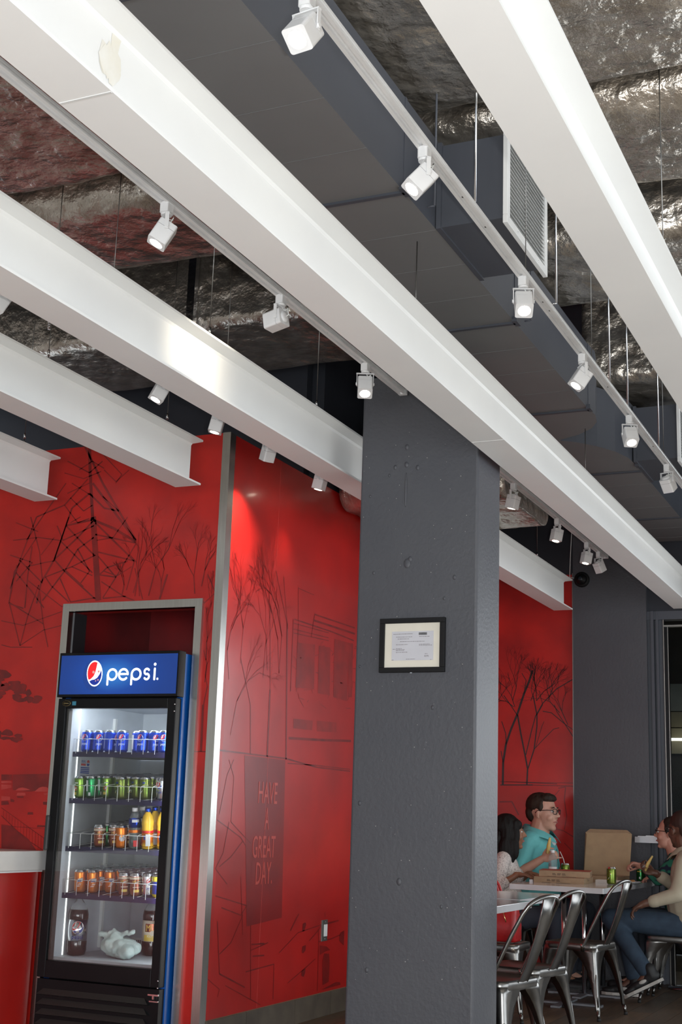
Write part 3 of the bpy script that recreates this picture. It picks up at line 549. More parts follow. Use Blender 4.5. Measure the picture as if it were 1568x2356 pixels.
def spot(X, Y, aim, label, lit=True, power=22, size=48, yaw=None, blend=.7):
    t = thing('track_light', label, 'spotlight', (X, Y, 3.25), group='white track spotlights')
    q = MB(); q.rbox(-.017, -.022, -.034, .017, .022, .004, .006); q.lathe([(.019, -.042), (.020, -.036), (.020, -.033)], 14); q.build('adapter', white_plastic, t)
    A = Vector(aim).normalized(); h = Vector((A.x, A.y, 0)); yw = math.atan2(A.y, A.x) if h.length > .12 else (yaw or 0.0)
    if yaw is not None: yw = yaw
    sd = Vector((-math.sin(yw), math.cos(yw), 0)); piv = Vector((0, 0, -.095))
    q = MB(); r = .0385
    q.box(-.007, -r - .003, -.047, .007, r + .003, -.043, M=Matrix.Rotation(yw, 4, 'Z'))
    for s in (-1, 1): q.box(-.007, s * r - .0015, -.105, .007, s * r + .0015, -.044, M=Matrix.Rotation(yw, 4, 'Z')); q.lathe([(.007, -.003), (.007, .003)], 10, M=Matrix.Translation(piv + sd * s * (r + .002)) @ sd.to_track_quat('Z', 'X').to_matrix().to_4x4())
    q.build('yoke', white_plastic, t)
    zax = -A; xax = sd.cross(zax)
    if xax.length < .1: xax = Vector((1, 0, 0))
    xax.normalize(); yax = zax.cross(xax)
    R = Matrix(((xax.x, yax.x, zax.x), (xax.y, yax.y, zax.y), (xax.z, yax.z, zax.z))).to_4x4()
    M = Matrix.Translation(piv + A * .016) @ R
    q = MB(); s = .034
    q.rbox(-s, -s, -.046, s, s, .012, .008, M=M); q.rbox(-s, -s, .0135, s, s, .036, .008, M=M); q.lathe([(.026, .036), (.024, .043), (.012, .046), (0, .046)], 14, M=M)
    hs = q.build('lamp_housing', white_plastic, t)
    q = MB(); q.rbox(-s + .001, -s + .001, .012, s - .001, s - .001, .0135, .008, M=M); q.build('seam', seam_m, hs)
    q = MB(); q.lathe([(.0285, -.0475), (.0285, -.0465), (.024, -.046), (0, -.046)], 18, M=M); q.build('bezel', seam_m if not lit else white_plastic, hs)
    q = MB(); q.lathe([(0, -.0495), (.014, -.049), (.0245, -.0475)], 18, M=M); ln = q.build('lens', lens_on if lit else lens_off, t)
    q = MB(); q.tube([Vector((.004, 0, -.042)), Vector((.01, .004, -.056)), Vector((.024, .006, -.060)), Vector((.030, .004, -.052)), M @ Vector((.004, 0, .052)) + Vector((.006, 0, 0)), M @ Vector((0, 0, .044))], .0026, 6); q.build('cord', wire_white, t)
    if lit:
        l = bpy.data.lights.new('spot_beam', 'SPOT'); l.energy = power; l.color = (1.0, .88, .70); l.spot_size = math.radians(size); l.spot_blend = blend; l.shadow_soft_size = .02
        lo = bpy.data.objects.new('spot_beam', l); COL.objects.link(lo); setpar(lo, t)
        lo.matrix_basis = Matrix.Translation(piv + A * .070) @ R
    return t
T1 = 'left track'
spot(-2.37, 3.63, (-.42, -.32, -1), 'lit white spotlight nearest the camera on the left track')
spot(-2.37, 4.52, (-1, .14, -.17), 'white spotlight on the left track turned away towards the second beam', power=9, size=95, blend=1.0)
spot(-2.37, 5.40, (.22, -.45, -1), 'lit white spotlight on the left track right beside the column')
spot(-2.37, 7.76, (-.25, .05, -1), 'white spotlight on the far track nearest the column')
spot(-2.37, 8.79, (-.15, -.15, -1), 'white spotlight in the middle of the far track')
spot(-2.37, 9.63, (-.15, -.15, -1), 'lit white spotlight next to the end of the far track')
spot(-2.37, 10.0, (.30, .5, -1), 'unlit white spotlight last on the far track', lit=False)
spot(-1.39, 2.72, (-.10, -.75, -1), 'bright white spotlight at the top edge of the picture')
spot(-1.39, 3.58, (-.62, -.55, -1), 'lit white spotlight above the grey duct bend, facing left')
spot(-1.39, 4.67, (.25, -.60, -1), 'lit white spotlight below the vent grille')
spot(-1.39, 5.60, (-.50, -.40, -1), 'lit white spotlight fourth along the right track')
spot(-1.39, 6.58, (.28, -.50, -1), 'lit white spotlight fifth along the right track')
spot(-1.39, 7.59, (.25, .75, -1), 'unlit white spotlight seen from behind at the right picture edge', lit=False)
spot(-3.33, 3.95, (-.2, -.5, -1), 'white spotlight peeping below the second beam at the far left', power=10)
spot(-3.33, 5.16, (-.30, -.35, -1), 'first glowing spotlight below the second beam, above the short beam', power=16)
spot(-3.33, 5.71, (-.20, -.10, -1), 'second glowing spotlight below the second beam', power=16)
spot(-3.33, 6.29, (-.40, .26, -1), 'third glowing spotlight below the second beam, above the mural corner', power=60, size=80, blend=1.0)
spot(-3.33, 6.97, (-.25, .0, -1), 'last glowing spotlight below the second beam, near the column', power=12, size=70, blend=1.0)

# ------------------------------------------------------------------ ducts
def foilduct(name, label, X0, X1, Y0, Y1, z0, z1, r=.09, amp=.012, seed=0, mat_=None):
    t = thing(name, label, 'duct', ((X0 + X1) / 2, (Y0 + Y1) / 2, z0))
    pr = []
    for cy, cz, a in ((Y1 - r, z1 - r, 0), (Y0 + r, z1 - r, 90), (Y0 + r, z0 + r, 180), (Y1 - r, z0 + r, 270)):
        for i in range(6):
            q = math.radians(a + 90 * i / 5); pr.append((cy + r * math.cos(q), cz + r * math.sin(q)))
    # refine the outline
    out = []
    for i in range(len(pr)):
        a = Vector(pr[i]); b = Vector(pr[(i + 1) % len(pr)]); k_ = max(1, int((b - a).length / .035))
        for j in range(k_): out.append(a.lerp(b, j / k_))
    nx = int((X1 - X0) / .035); rings = []
    cy = (Y0 + Y1) / 2; cz = (z0 + z1) / 2
    for i in range(nx + 1):
        x = X0 + (X1 - X0) * i / nx; ring = []
        for p in out:
            P = Vector((x * 2.2 + seed, p.x * 5.5, p.y * 5.5)); d = noise.noise(P) * amp + noise.noise(P * 3.1) * amp * .5 + abs(noise.noise(P * 7)) * amp * .35
            n = Vector((p.x - cy, p.y - cz)); n = Vector((n.x / (Y1 - Y0), n.y / (z1 - z0))).normalized()
            ring.append((x, p.x + n.x * d, p.y + n.y * d + (.012 * math.sin(x * 2.1 + seed) if p.y < cz else 0)))
        rings.append(ring)
    MB().loft(rings, caps=True).build('foil_jacket', mat_ or foil, t, world=True)
    return t
def tapeband(t, x, w, Y0, Y1, z0, z1):
    MB().box(x, Y0 - .02, z0 - .018, x + w, Y1 + .02, z1 + .01).build('tape_band', foil_tape, t, world=True)
foilduct('insulated_duct', 'wide foil-wrapped duct nearest the camera, crossing above all beams', -6.5, 3.0, 2.0, 4.60, 3.97, 4.45, .08, .016, 1)
foilduct('insulated_duct', 'second foil-wrapped cross duct with bright rounded front edge', -6.5, 3.0, 4.80, 5.57, 3.97, 4.50, .15, .010, 5)
d3 = foilduct('insulated_duct', 'third foil-wrapped cross duct above the cooler, left of the grey duct', -6.5, -2.62, 6.38, 7.25, 3.97, 4.75, .07, .010, 9)
foilduct('insulated_duct', 'foil-wrapped duct behind the vent grille, right of the grey duct', -2.1, 3.0, 5.98, 6.80, 3.97, 4.70, .10, .012, 14)
foilduct('insulated_duct', 'far crinkled foil duct beyond the hanging rods at the right', -2.0, 3.0, 8.05, 8.97, 3.97, 4.6, .07, .022, 21)
foilduct('insulated_duct', 'low foil-wrapped duct seen on both sides of the column', -3.55, -2.42, 7.72, 8.75, 3.18, 3.62, .12, .014, 30)
# vertical tape seams on the third duct
for x in (-3.95, -4.6): MB().box(x, 6.33, 3.95, x + .05, 6.37, 4.74).build('tape_band', foil_tape, d3, world=True)
# main painted duct
gd = thing('main_duct', 'long dark grey painted rectangular duct running above the long beam', 'duct', (-2.15, 4, 3.5))
arc = lambda cx, cy, r, a0, a1, n: [(cx + r * math.cos(math.radians(a0 + (a1 - a0) * i / n)), cy + r * math.sin(math.radians(a0 + (a1 - a0) * i / n))) for i in range(n + 1)]
out = [(-2.40, -2.0), (-1.745, -2.0), (-1.745, 7.15)] + [(-1.735, 7.28), (-1.76, 7.42), (-1.82, 7.54), (-1.92, 7.64), (-2.06, 7.72)] + [(-2.06, 7.74), (-1.98, 7.80), (-1.88, 7.93), (-1.80, 8.08), (-1.755, 8.25), (-1.745, 8.45), (-1.745, 10.9), (-2.40, 10.9)]
cz_ = MB().prism(out, 3.50, 3.89); cz_.m = [0, 0] + [1] * (len(cz_.m) - 2); cz_.build('casing', [duct_paint, slate_shade], gd, world=True)  # sides take the darker copy as painted shade, underside the lighter one
y = 2.85
while y < 10.8:
    x1 = -1.742 if not (7.2 < y < 8.3) else -2.08
    MB().box(-2.402, y - .010, 3.490, x1, y + .010, 3.892).build('flange', slate_shade, gd, world=True) if abs(((y - 4.28) / 1.435) - round((y - 4.28) / 1.435)) < .02 else MB().box(-2.40, y - .002, 3.4985, x1 - .003, y + .003, 3.5).build('crease', duct_paint, gd, world=True)
    y += 1.435 / 4
for y in (4.28, 5.72, 7.15, 8.45): 
    q = MB(); q.box(-1.75, y - .035, 3.49, -1.725, y + .035, 3.515); q.build('corner_clip', slate_shade, gd, world=True)
def branchbox(Y0, Y1, label, nm):
    b = thing('branch_duct', label, 'duct', (-1.6, Y0, 3.5))
    q = MB(); q.box(-1.742, Y0, 3.505, -1.46, Y1, 3.865); q.build('casing', slate_shade, b, world=True)
    q = MB(); q.box(-1.742, Y0 - .012, 3.497, -1.722, Y1 + .012, 3.875); q.build('flange', slate_shade, b, world=True)
    g = thing('vent_grille', nm, 'vent', (-1.45, Y0, 3.48))
    q = MB(); a, c, z0, z1 = Y0 - .02, Y1 + .02, 3.475, 3.885; w = .035
    for s in ((a, z0, c, z0 + w), (a, z1 - w, c, z1), (a, z0 + w, a + w, z1 - w), (c - w, z0 + w, c, z1 - w)): q.box(-1.460, s[0], s[1], -1.440, s[2], s[3])
    q.build('frame', white_paint, g, world=True, bevel=.002)
    q = MB(); q.box(-1.462, a + w, z0 + w, -1.459, c - w, z1 - w); q.build('damper', mat('vent_interior', (.10, .11, .11), .6) if 'vent_interior' not in MATS else MATS['vent_interior'], g, world=True)
    n = 18
    for i in range(n):
        z = z0 + w + .006 + (z1 - z0 - 2 * w - .006) * i / n
        q = MB(); q.add([(-1.458, a + w, z + .012), (-1.442, a + w, z), (-1.442, a + w, z + .002), (-1.458, a + w, z + .014), (-1.458, c - w, z + .012), (-1.442, c - w, z), (-1.442, c - w, z + .002), (-1.458, c - w, z + .014)], [(0, 3, 2, 1), (4, 5, 6, 7), (0, 1, 5, 4), (1, 2, 6, 5), (2, 3, 7, 6), (3, 0, 4, 7)]); q.build('louvre', white_paint, g, world=True)
    for yy in (Y0 + .12, Y1 - .12): MB().ell((-1.4395, yy, z0 + .016), (.002, .004, .004), 8, 5).build('screw', chrome, g, world=True)
branchbox(4.64, 5.18, 'short slate box duct branching off towards the near vent grille', 'white louvred vent grille on the branch duct beside the right beam')
branchbox(8.36, 8.9, 'far slate box duct branching off at the right picture edge', 'far white vent grille just at the right picture edge')
rodnames = iter(['hanger rod nearest the camera, between the right track and the grille', 'hanger rod just beyond the near vent grille', 'thin hanger rod behind the third foil duct at the right', 'second of the hanger rods before the far crinkled duct', 'hanger rod in front of the far crinkled foil duct', 'grey painted rod beside the near duct joint', 'grey painted rod beside the second duct joint'])
for X, Y, z in ((-1.52, 4.46, 3.5), (-1.50, 5.56, 3.5), (-1.50, 6.62, 3.45), (-1.53, 7.2, 3.5), (-1.52, 8.05, 3.5), (-1.67, 4.42, 3.49), (-1.66, 5.70, 3.49)):
    q = MB(); q.tube([(X, Y, z), (X, Y, 4.8)], .0045, 8); q.tube([(X, Y - .0, z), (X - .03, Y, z)], .004, 6)
    q.build('threaded_rod', chrome if X > -1.6 else slate_shade, origin=(X, Y, 4.8), label=next(rodnames), cat='rod', group='hanger rods beside the duct')
q = MB(); q.tube([(-3.86, 4.95, 3.45), (-3.86, 4.95, 4.8)], .008, 8)
for i in range(60): q.lathe([(.0095, 0), (.0095, .006)], 8, M=Matrix.Translation((-3.86, 4.95, 3.46 + i * .012)))
q.build('flexible_conduit', chrome, origin=(-3.86, 4.95, 4.8), label='ribbed metal conduit hanging behind the second beam at the left', cat='conduit')
# security dome
sd = thing('security_camera', 'black dome security camera high on the far grey pier', 'camera', (-2.74, YG - .06, 3.22))
Mf = Matrix.Translation((-2.735, YG - .06, 3.215)) @ Matrix.Rotation(PI / 2, 4, 'X')
q = MB(); q.lathe([(.066, -.002), (.066, .018), (.058, .026), (.050, .028)], 20, M=Mf); q.build('base_ring', black_soft, sd, world=True)
q = MB(); q.lathe([(.048, .026), (.044, .044), (.030, .060), (.012, .067), (0, .068)], 18, M=Mf); q.build('dome', black, sd, world=True)
q = MB(); q.lathe([(.018, .060), (.018, .072), (.010, .0735), (0, .0735)], 14, M=Mf); q.build('camera_eye', mat('smoked_lens', (.03, .04, .05), .1), sd, world=True)
q = MB(); q.tube([(-2.79, YG - .062, 3.23), (-2.84, YG - .066, 3.24), (-2.835, YG - .066, 3.40), (-2.80, YG - .066, 4.0), (-2.80, YG - .064, 4.8)], .0035, 6); q.build('cable', wire_white, sd, world=True)
# counter at left
ct = thing('service_counter', 'red fronted counter with thick white top at the left edge', 'counter', (-5.1, 3.5, 0))
MB().box(-6.4, 1.2, .845, -4.565, 6.235, .948).build('worktop', counter_white, ct, world=True, bevel=.004)
MB().box(-6.38, 1.25, 0, -4.60, 6.215, .838).build('front_panel', counter_red, ct, world=True)
MB().box(-6.38, 1.25, .836, -4.58, 6.225, .846).build('underside_strip', white_paint, ct, world=True)  # white strip along the underside of the worktop

# ------------------------------------------------------------------ beverage cooler
co = thing('beverage_cooler', 'tall black glass-door beverage cooler with lit blue header sign', 'refrigerator', (-4.12, 6.6, 0))
q = MB(); q.box(-4.50, 6.205, .10, -4.465, 7.0, 2.02); q.box(-3.775, 6.205, .02, -3.737, 7.0, 2.02); q.build('side_panel', blue_side, co, world=True)
q = MB(); q.box(-4.465, 6.205, 1.765, -3.775, 7.0, 2.02); q.box(-4.465, 6.205, .02, -3.775, 7.0, .385); q.box(-4.465, 6.965, .385, -3.775, 7.0, 1.765); q.build('cabinet', black_soft, co, world=True)
q = MB(); q.box(-4.465, 6.205, .385, -4.452, 6.955, 1.765); q.box(-3.788, 6.205, .385, -3.775, 6.955, 1.765); q.box(-4.465, 6.945, .385, -3.775, 6.962, 1.765); q.box(-4.465, 6.205, .385, -3.775, 6.955, .402); q.box(-4.465, 6.205, 1.755, -3.775, 6.955, 1.767)
q.build('liner', inner_white, co, world=True)
for x in (-4.452, -4.20, -3.93):
    q = MB(); q.box(x, 6.93 if x > -4.4 else 6.62, .42, x + .018, 6.945 if x > -4.4 else 6.64, 1.70); q.build('shelf_standard', wire_white, co, world=True)
q = MB(); q.box(-4.452, 6.285, .405, -4.448, 6.292, 1.75); q.build('light_strip', mat('led_strip', (1, 1, 1), .4, emis=(.92, 1.0, .96), estr=1.6), co, world=True)
q = MB(); q.box(-4.42, 6.925, .41, -4.30, 6.944, .455); q.box(-3.95, 6.925, .41, -3.80, 6.944, .455); v = q.build('vent_strip', wire_white, co, world=True)
q = MB()
for x0, n in ((-4.40, 8), (-3.94, 11)):
    for i in range(n): q.box(x0 + i * .012, 6.922, .42, x0 + .006 + i * .012, 6.926, .445)
q.build('vent_slots', black_soft, v, world=True, kind='stuff')
# door
dr = MB(); dr.box(-4.508, 6.150, .30, -4.457, 6.203, 1.776); dr.box(-3.797, 6.150, .30, -3.745, 6.203, 1.776); dr.box(-4.457, 6.150, 1.722, -3.797, 6.203, 1.776); dr.box(-4.457, 6.150, .30, -3.797, 6.203, .388)
door_o = dr.build('door', black, co, world=True, bevel=.003)
q = MB()
for o in (.004, .012): q.box(-4.457 + o, 6.168, .39, -4.455 + o, 6.20, 1.72)
q.build('gasket', mat('grey_gasket', (.07, .06, .055), .5), door_o, world=True)
q = MB(); q.box(-4.457, 6.160, .388, -3.797, 6.164, 1.722); q.build('glass_pane', glass, door_o, world=True)
q = MB(); q.rbox(-4.524, 6.135, .955, -4.500, 6.200, 1.14, .008); q.build('handle', mat('dark_grey_grip', (.045, .045, .045), .45), door_o, world=True, bevel=.006)
q = MB(); q.lathe([(.028, 0), (.028, .002), (0, .0022)], 20, M=Matrix.Translation((-4.452, 6.150, 1.749)) @ Matrix.Rotation(PI / 2, 4, 'X') @ Matrix.Diagonal((1, .55, 1, 1))); em = q.build('maker_badge', mat('gold_badge', (.28, .22, .10), .4, .7), door_o, world=True)
q = MB(); q.lathe([(.025, 0), (.025, .0028), (0, .003)], 20, M=Matrix.Translation((-4.452, 6.150, 1.749)) @ Matrix.Rotation(PI / 2, 4, 'X') @ Matrix.Diagonal((1, .48, 1, 1))); q.build('badge_face', black, em, world=True)
q = MB(); q.box(-4.466, 6.1465, 1.746, -4.438, 6.1475, 1.752); q.add([(-4.472, 6.1465, 1.749), (-4.462, 6.1465, 1.742), (-4.462, 6.1465, 1.756)], [(0, 1, 2)]); q.build('badge_mark', MATS['gold_badge'], em, world=True)
q = MB(); q.box(-4.413, 6.1475, 1.738, -4.388, 6.1495, 1.760); q.build('energy_sticker', mat('teal_sticker', (.05, .25, .36), .5), door_o, world=True)
for z in (1.742, 1.705, .335, .30): q = MB(); q.ell((-3.752, 6.148, z), (.005, .004, .005), 8, 6); q.build('bolt', chrome, co, world=True)
q = MB(); q.box(-3.80, 6.135, .262, -3.742, 6.15, .270); q.box(-3.775, 6.138, .245, -3.765, 6.15, .262); q.box(-3.79, 6.135, .232, -3.742, 6.15, .238); q.build('hinge', chrome, co, world=True)
q = MB(); q.box(-4.505, 6.155, .02, -3.745, 6.205, .292); kg = q.build('kick_plate', black, co, world=True)
for i in range(5):
    z = .245 - i * .05
    q = MB(); q.add([(-4.46, 6.153, z), (-3.83, 6.153, z), (-3.80, 6.135, z - .028), (-4.49, 6.135, z - .028), (-4.49, 6.155, z - .034), (-3.80, 6.155, z - .034)], [(0, 3, 2, 1), (3, 4, 5, 2), (0, 1, 5, 4), (0, 4, 3), (1, 2, 5)]); q.build('louvre', mat('charcoal_louvre', (.018, .018, .017), .5) if 'charcoal_louvre' not in MATS else MATS['charcoal_louvre'], kg, world=True)
# header sign
sg = MB(); sg.box(-4.515, 6.140, 1.783, -3.733, 6.205, 2.030); sign = sg.build('header_sign', black, co, world=True, bevel=.003)
bgm = bpy.data.materials.new('backlit_blue'); bgm.use_nodes = True; nt = bgm.node_tree; b = nt.nodes['Principled BSDF']
tc = nt.nodes.new('ShaderNodeTexCoord'); mp = nt.nodes.new('ShaderNodeMapping'); mp.vector_type = 'POINT'; gr = nt.nodes.new('ShaderNodeTexGradient'); gr.gradient_type = 'QUADRATIC_SPHERE'; rp = nt.nodes.new('ShaderNodeValToRGB')
mp.inputs['Location'].default_value = (-.0, 0, 0); mp.inputs['Scale'].default_value = (2.2, 0, 4.2)
nt.links.new(tc.outputs['Object'], mp.inputs[0]); nt.links.new(mp.outputs[0], gr.inputs[0]); nt.links.new(gr.outputs[0], rp.inputs[0])
rp.color_ramp.elements[0].color = (.003, .018, .12, 1); rp.color_ramp.elements[1].color = (.05, .33, .85, 1); e_ = rp.color_ramp.elements.new(.35); e_.color = (.004, .05, .30, 1)
b.inputs['Base Color'].default_value = (.01, .05, .25, 1); b.inputs['Roughness'].default_value = .2; nt.links.new(rp.outputs[0], b.inputs['Emission Color']); b.inputs['Emission Strength'].default_value = .66
q = MB(); q.box(-.378, -.001, -.108, .378, .001, .108); gp = q.build('graphic_panel', bgm, sign); gp.matrix_basis = Matrix.Translation(mworld(sign).inverted() @ Vector((-4.123, 6.139, 1.906))); 
# centre of the glow sits behind the lettering
for v in gp.data.vertices: v.co.x += .035
gp.matrix_basis = Matrix.Translation(mworld(sign).inverted() @ Vector((-4.158, 6.139, 1.906)))
w_em = mat('lit_white', (1, 1, 1), .4, emis=(1, 1, 1), estr=1.15); r_em = mat('lit_red', (.7, .01, .01), .4, emis=(.85, .015, .02), estr=1.0); b_em = mat('lit_navy', (.01, .03, .25), .4, emis=(.008, .02, .19), estr=1.0); c_em = mat('lit_cap_blue', (.01, .04, .2), .4, emis=(.006, .03, .16), estr=1.0); h_em = mat('lit_halo', (.4, .7, 1), .4, emis=(.22, .50, .85), estr=1.0)
YS = 6.1375
def arcp(cx, cz, r, a0, a1, n=20): return [(cx + r * math.cos(math.radians(a0 + (a1 - a0) * i / n)), cz + r * math.sin(math.radians(a0 + (a1 - a0) * i / n))) for i in range(n + 1)]
def ribbon(mb, pts, w, y, cap=True):
    P = [Vector(p) for p in pts]; L = []; R_ = []
    for i, p in enumerate(P):
        t = (P[min(i + 1, len(P) - 1)] - P[max(i - 1, 0)]).normalized(); n = Vector((-t.y, t.x)) * w / 2; L.append(p + n); R_.append(p - n)
    vs = [(p.x, y, p.y) for p in L] + [(p.x, y, p.y) for p in R_]; k_ = len(P)
    mb.add(vs, [(i, i + 1, k_ + i + 1, k_ + i) for i in range(k_ - 1)])
    if cap:
        for c in (P[0], P[-1]): mb.add([(c.x + w / 2 * math.cos(a), y + .0001, c.y + w / 2 * math.sin(a)) for a in [j * PI / 6 for j in range(12)]], [tuple(range(12))])
def letter(ch, x, z0, y, w=.0125, r=.0285):
    mb = MB(); zc = z0 + r
    if ch == 'p': ribbon(mb, arcp(x + r, zc, r, 0, 360, 32), w, y, False); ribbon(mb, [(x, zc), (x, z0 - .026)], w, y)
    if ch == 'e': ribbon(mb, [(x, zc + .002), (x + 2 * r, zc + .002)], w * .9, y, False); ribbon(mb, arcp(x + r, zc, r, 2, 315, 30), w, y)
    if ch == 's':
        r2 = r * .53; ribbon(mb, arcp(x + r * .75, z0 + 2 * r - r2, r2, 35, 270, 16) + arcp(x + r * .75, z0 + r2, r2, 90, -145, 16), w * .95, y)
    if ch == 'i':
        ribbon(mb, [(x, z0), (x, z0 + 2 * r)], w, y); mb.add([(x + .0085 * math.cos(a), y, z0 + 2 * r + .024 + .0085 * math.sin(a)) for a in [j * PI / 8 for j in range(16)]], [tuple(range(16))])
    return mb
for ch, x in (('p', -4.184), ('e', -4.112), ('p', -4.030), ('s', -3.955), ('i', -3.884)):
    letter(ch, x, 1.876, YS, ).build('sign_letter', w_em, sign, world=True)
    letter(ch, x, 1.876, YS + .0006, w=.024).build('letter_glow', h_em, sign, world=True)
def ellp(cx, cz, rx, rz, tilt, a0, a1, n):
    c, s_ = math.cos(tilt), math.sin(tilt); out = []
    for i in range(n + 1):
        a = math.radians(a0 + (a1 - a0) * i / n); x, z = rx * math.cos(a), rz * math.sin(a); out.append((cx + x * c - z * s_, cz + x * s_ + z * c))
    return out
def globe2d():
    """unit-disc outlines of the swirl emblem: red cap, navy cap; the rest stays white"""
    red = [(math.cos(a), math.sin(a)) for a in [math.radians(62 + (208 - 62) * i / 20) for i in range(21)]] + [(-.55, -.42), (-.15, -.22), (.12, .10), (.30, .48)]
    blu = [(math.cos(a), math.sin(a)) for a in [math.radians(218 + (372 - 218) * i / 20) for i in range(21)]] + [(.72, -.12), (.35, -.40), (-.05, -.52), (-.45, -.52)]
    return red, blu
red2, blu2 = globe2d()
gx, gz, grx, grz, gt = -4.272, 1.912, .050, .070, .12
def gmap(p, y, k_=1.0):
    x, z = p[0] * grx * k_, p[1] * grz * k_; c, s_ = math.cos(gt), math.sin(gt); return (gx + x * c - z * s_, y, gz + x * s_ + z * c)
cap = []
for i in range(84):
    a = 2 * PI * i / 84; rr = 1.16 + .05 * math.sin(21 * a); cap.append((rr * math.cos(a), rr * math.sin(a)))
q = MB(); q.add([Vector(gmap(p, YS + .0002)) + Vector((-.018, 0, -.013)) for p in cap], [tuple(range(84))]); q.build('bottle_cap_emblem', c_em, sign, world=True)
q = MB(); q.add([gmap((math.cos(a), math.sin(a)), YS, 1.03) for a in [2 * PI * i / 40 for i in range(40)]], [tuple(range(40))]); gl = q.build('emblem_disc', w_em, sign, world=True)
q = MB(); q.add([gmap(p, YS - .0004, .92) for p in red2], [tuple(range(len(red2)))]); q.build('emblem_red', r_em, sign, world=True)
q = MB(); q.add([gmap(p, YS - .0004, .92) for p in blu2], [tuple(range(len(blu2)))]); q.build('emblem_navy', b_em, sign, world=True)
q = MB()
for ux, uz, r in ((-.15, .12, .008), (.55, .10, .007), (.1, -.6, .004), (.42, -.55, .005)):
    P = gmap((ux, uz), YS - .0006); q.ell(P, (r, .001, r), 10, 6)
q.build('water_drops', mat('droplet', (.9, .5, .45), .1, emis=(.9, .25, .2), estr=.25), sign, world=True)
vs, fs = textmesh('R', .012); q = MB(); q.add([(-3.864 + v.x, YS, 1.874 + v.y) for v in vs], fs); ribbon(q, arcp(-3.864, 1.878, .006, 0, 360, 16), .001, YS, False); q.build('registered_mark', w_em, sign, world=True)
il = bpy.data.lights.new('cooler_lamp', 'AREA'); il.shape = 'RECTANGLE'; il.size = .6; il.size_y = .04; il.energy = 5.0; il.color = (.86, .95, 1)
ilo = bpy.data.objects.new('cooler_lamp', il); COL.objects.link(ilo); setpar(ilo, co); ilo.matrix_basis = Matrix.Translation(mworld(co).inverted() @ Vector((-4.12, 6.26, 1.74))) @ Vector((0, .35, -1)).to_track_quat('-Z', 'Y').to_matrix().to_4x4()
for sx in (-3.81,):
    il2 = bpy.data.lights.new('cooler_side_lamp', 'AREA'); il2.shape = 'RECTANGLE'; il2.size = .015; il2.size_y = 1.25; il2.energy = 3.4; il2.color = (.86, .95, 1)
    o2 = bpy.data.objects.new('cooler_side_lamp', il2); COL.objects.link(o2); setpar(o2, co); zz_ = -Vector((.45 if sx < -4 else -.45, 1, 0)).normalized(); yy_ = Vector((0, 0, 1)); xx_ = yy_.cross(zz_)
    o2.matrix_basis = Matrix.Translation(mworld(co).inverted() @ Vector((sx, 6.222, 1.07))) @ Matrix(((xx_.x, yy_.x, zz_.x, 0), (xx_.y, yy_.y, zz_.y, 0), (xx_.z, yy_.z, zz_.z, 0), (0, 0, 0, 1)))
# shelves with wire fronts
SH = (1.490, 1.236, .978, .732); SLP = (0.0, .095, .095, .095)
def shz(n, y): return SH[n] + (y - 6.25) * SLP[n]
for n, z in enumerate(SH):
    s_ = MB(); s_.box(-4.455, 6.245, z - .028, -3.785, 6.252, z); p_ = SLP[n]; s_.add([(x, y, z + dz + (y - 6.25) * p_) for dz in (-.012, -.003) for y in (6.252, 6.92) for x in (-4.45, -3.79)], [(0, 2, 3, 1), (4, 5, 7, 6), (0, 1, 5, 4), (2, 6, 7, 3), (0, 4, 6, 2), (1, 3, 7, 5)])
    sh = s_.build('shelf', shelf_navy, co, world=True)
    w = MB(); w.tube([(-4.452, 6.245, z + .070), (-3.788, 6.245, z + .070)], .0017, 6); w.build('guard_rail', wire_white, sh, world=True)
    for i in range(9):
        x = -4.432 + i * .0735
        w = MB(); w.tube([(x, 6.244, z - .01), (x, 6.244, z + .066), (x + .003, 6.250, z + .074), (x + .006, 6.262, z + .077), (x + .006, 6.60, z + .077 + .35 * SLP[n])] if n else [(x, 6.244, z - .01), (x, 6.244, z + .068), (x + .003, 6.252, z + .072), (x + .02, 6.256, z + .072)], .0017, 6); w.build('guard_wire', wire_white, sh, world=True)
    for i in range(6):
        w = MB(); w.tube([(-4.42 + i * .11, 6.26, z - .0015 + .01 * SLP[n]), (-4.42 + i * .11, 6.9, z - .0015 + .65 * SLP[n])], .0013, 5); w.build('rack_wire', wire_white, sh, world=True)
st_w = mat('sticker_white', (.75, .76, .78), .5); st_r = mat('sticker_red', (.6, .06, .05), .5); st_b = mat('sticker_blue', (.03, .07, .32), .5)
stk = MB(); stk.box(-4.4519, 6.325, 1.335, -4.4505, 6.415, 1.455); sk = stk.build('service_sticker', mat('sticker_ground', (.60, .63, .67), .5), co, world=True)
for zz in (1.432, 1.350):
    vs, fs = textmesh('PEPSI', .022, .0002); q = MB(); q.add([(-4.4499 + v.z, 6.352 + v.x * .8, zz + v.y) for v in vs], fs); q.build('sticker_text', st_b, sk, world=True)
    q = MB(); q.box(-4.4504, 6.330, zz - .014, -4.4498, 6.375, zz - .003); q.build('sticker_bar', st_r, sk, world=True)
    q = MB(); q.add([(-4.4498, 6.397 + .013 * math.cos(a), zz + .004 + .015 * math.sin(a)) for a in [i * PI / 10 for i in range(11)]], [tuple(range(11))]); q.build('sticker_emblem', st_r, sk, world=True)
    q = MB(); q.add([(-4.4498, 6.397 + .013 * math.cos(a), zz - .001 + .015 * math.sin(a)) for a in [PI + i * PI / 10 for i in range(11)]], [tuple(range(11))]); q.build('sticker_emblem', st_b, sk, world=True)
q = MB()
for zz in (1.375, 1.384, 1.394, 1.404): q.box(-4.4504, 6.328, zz, -4.4498, 6.412, zz + .0065)
q.build('sticker_stripe', st_b, sk, world=True)

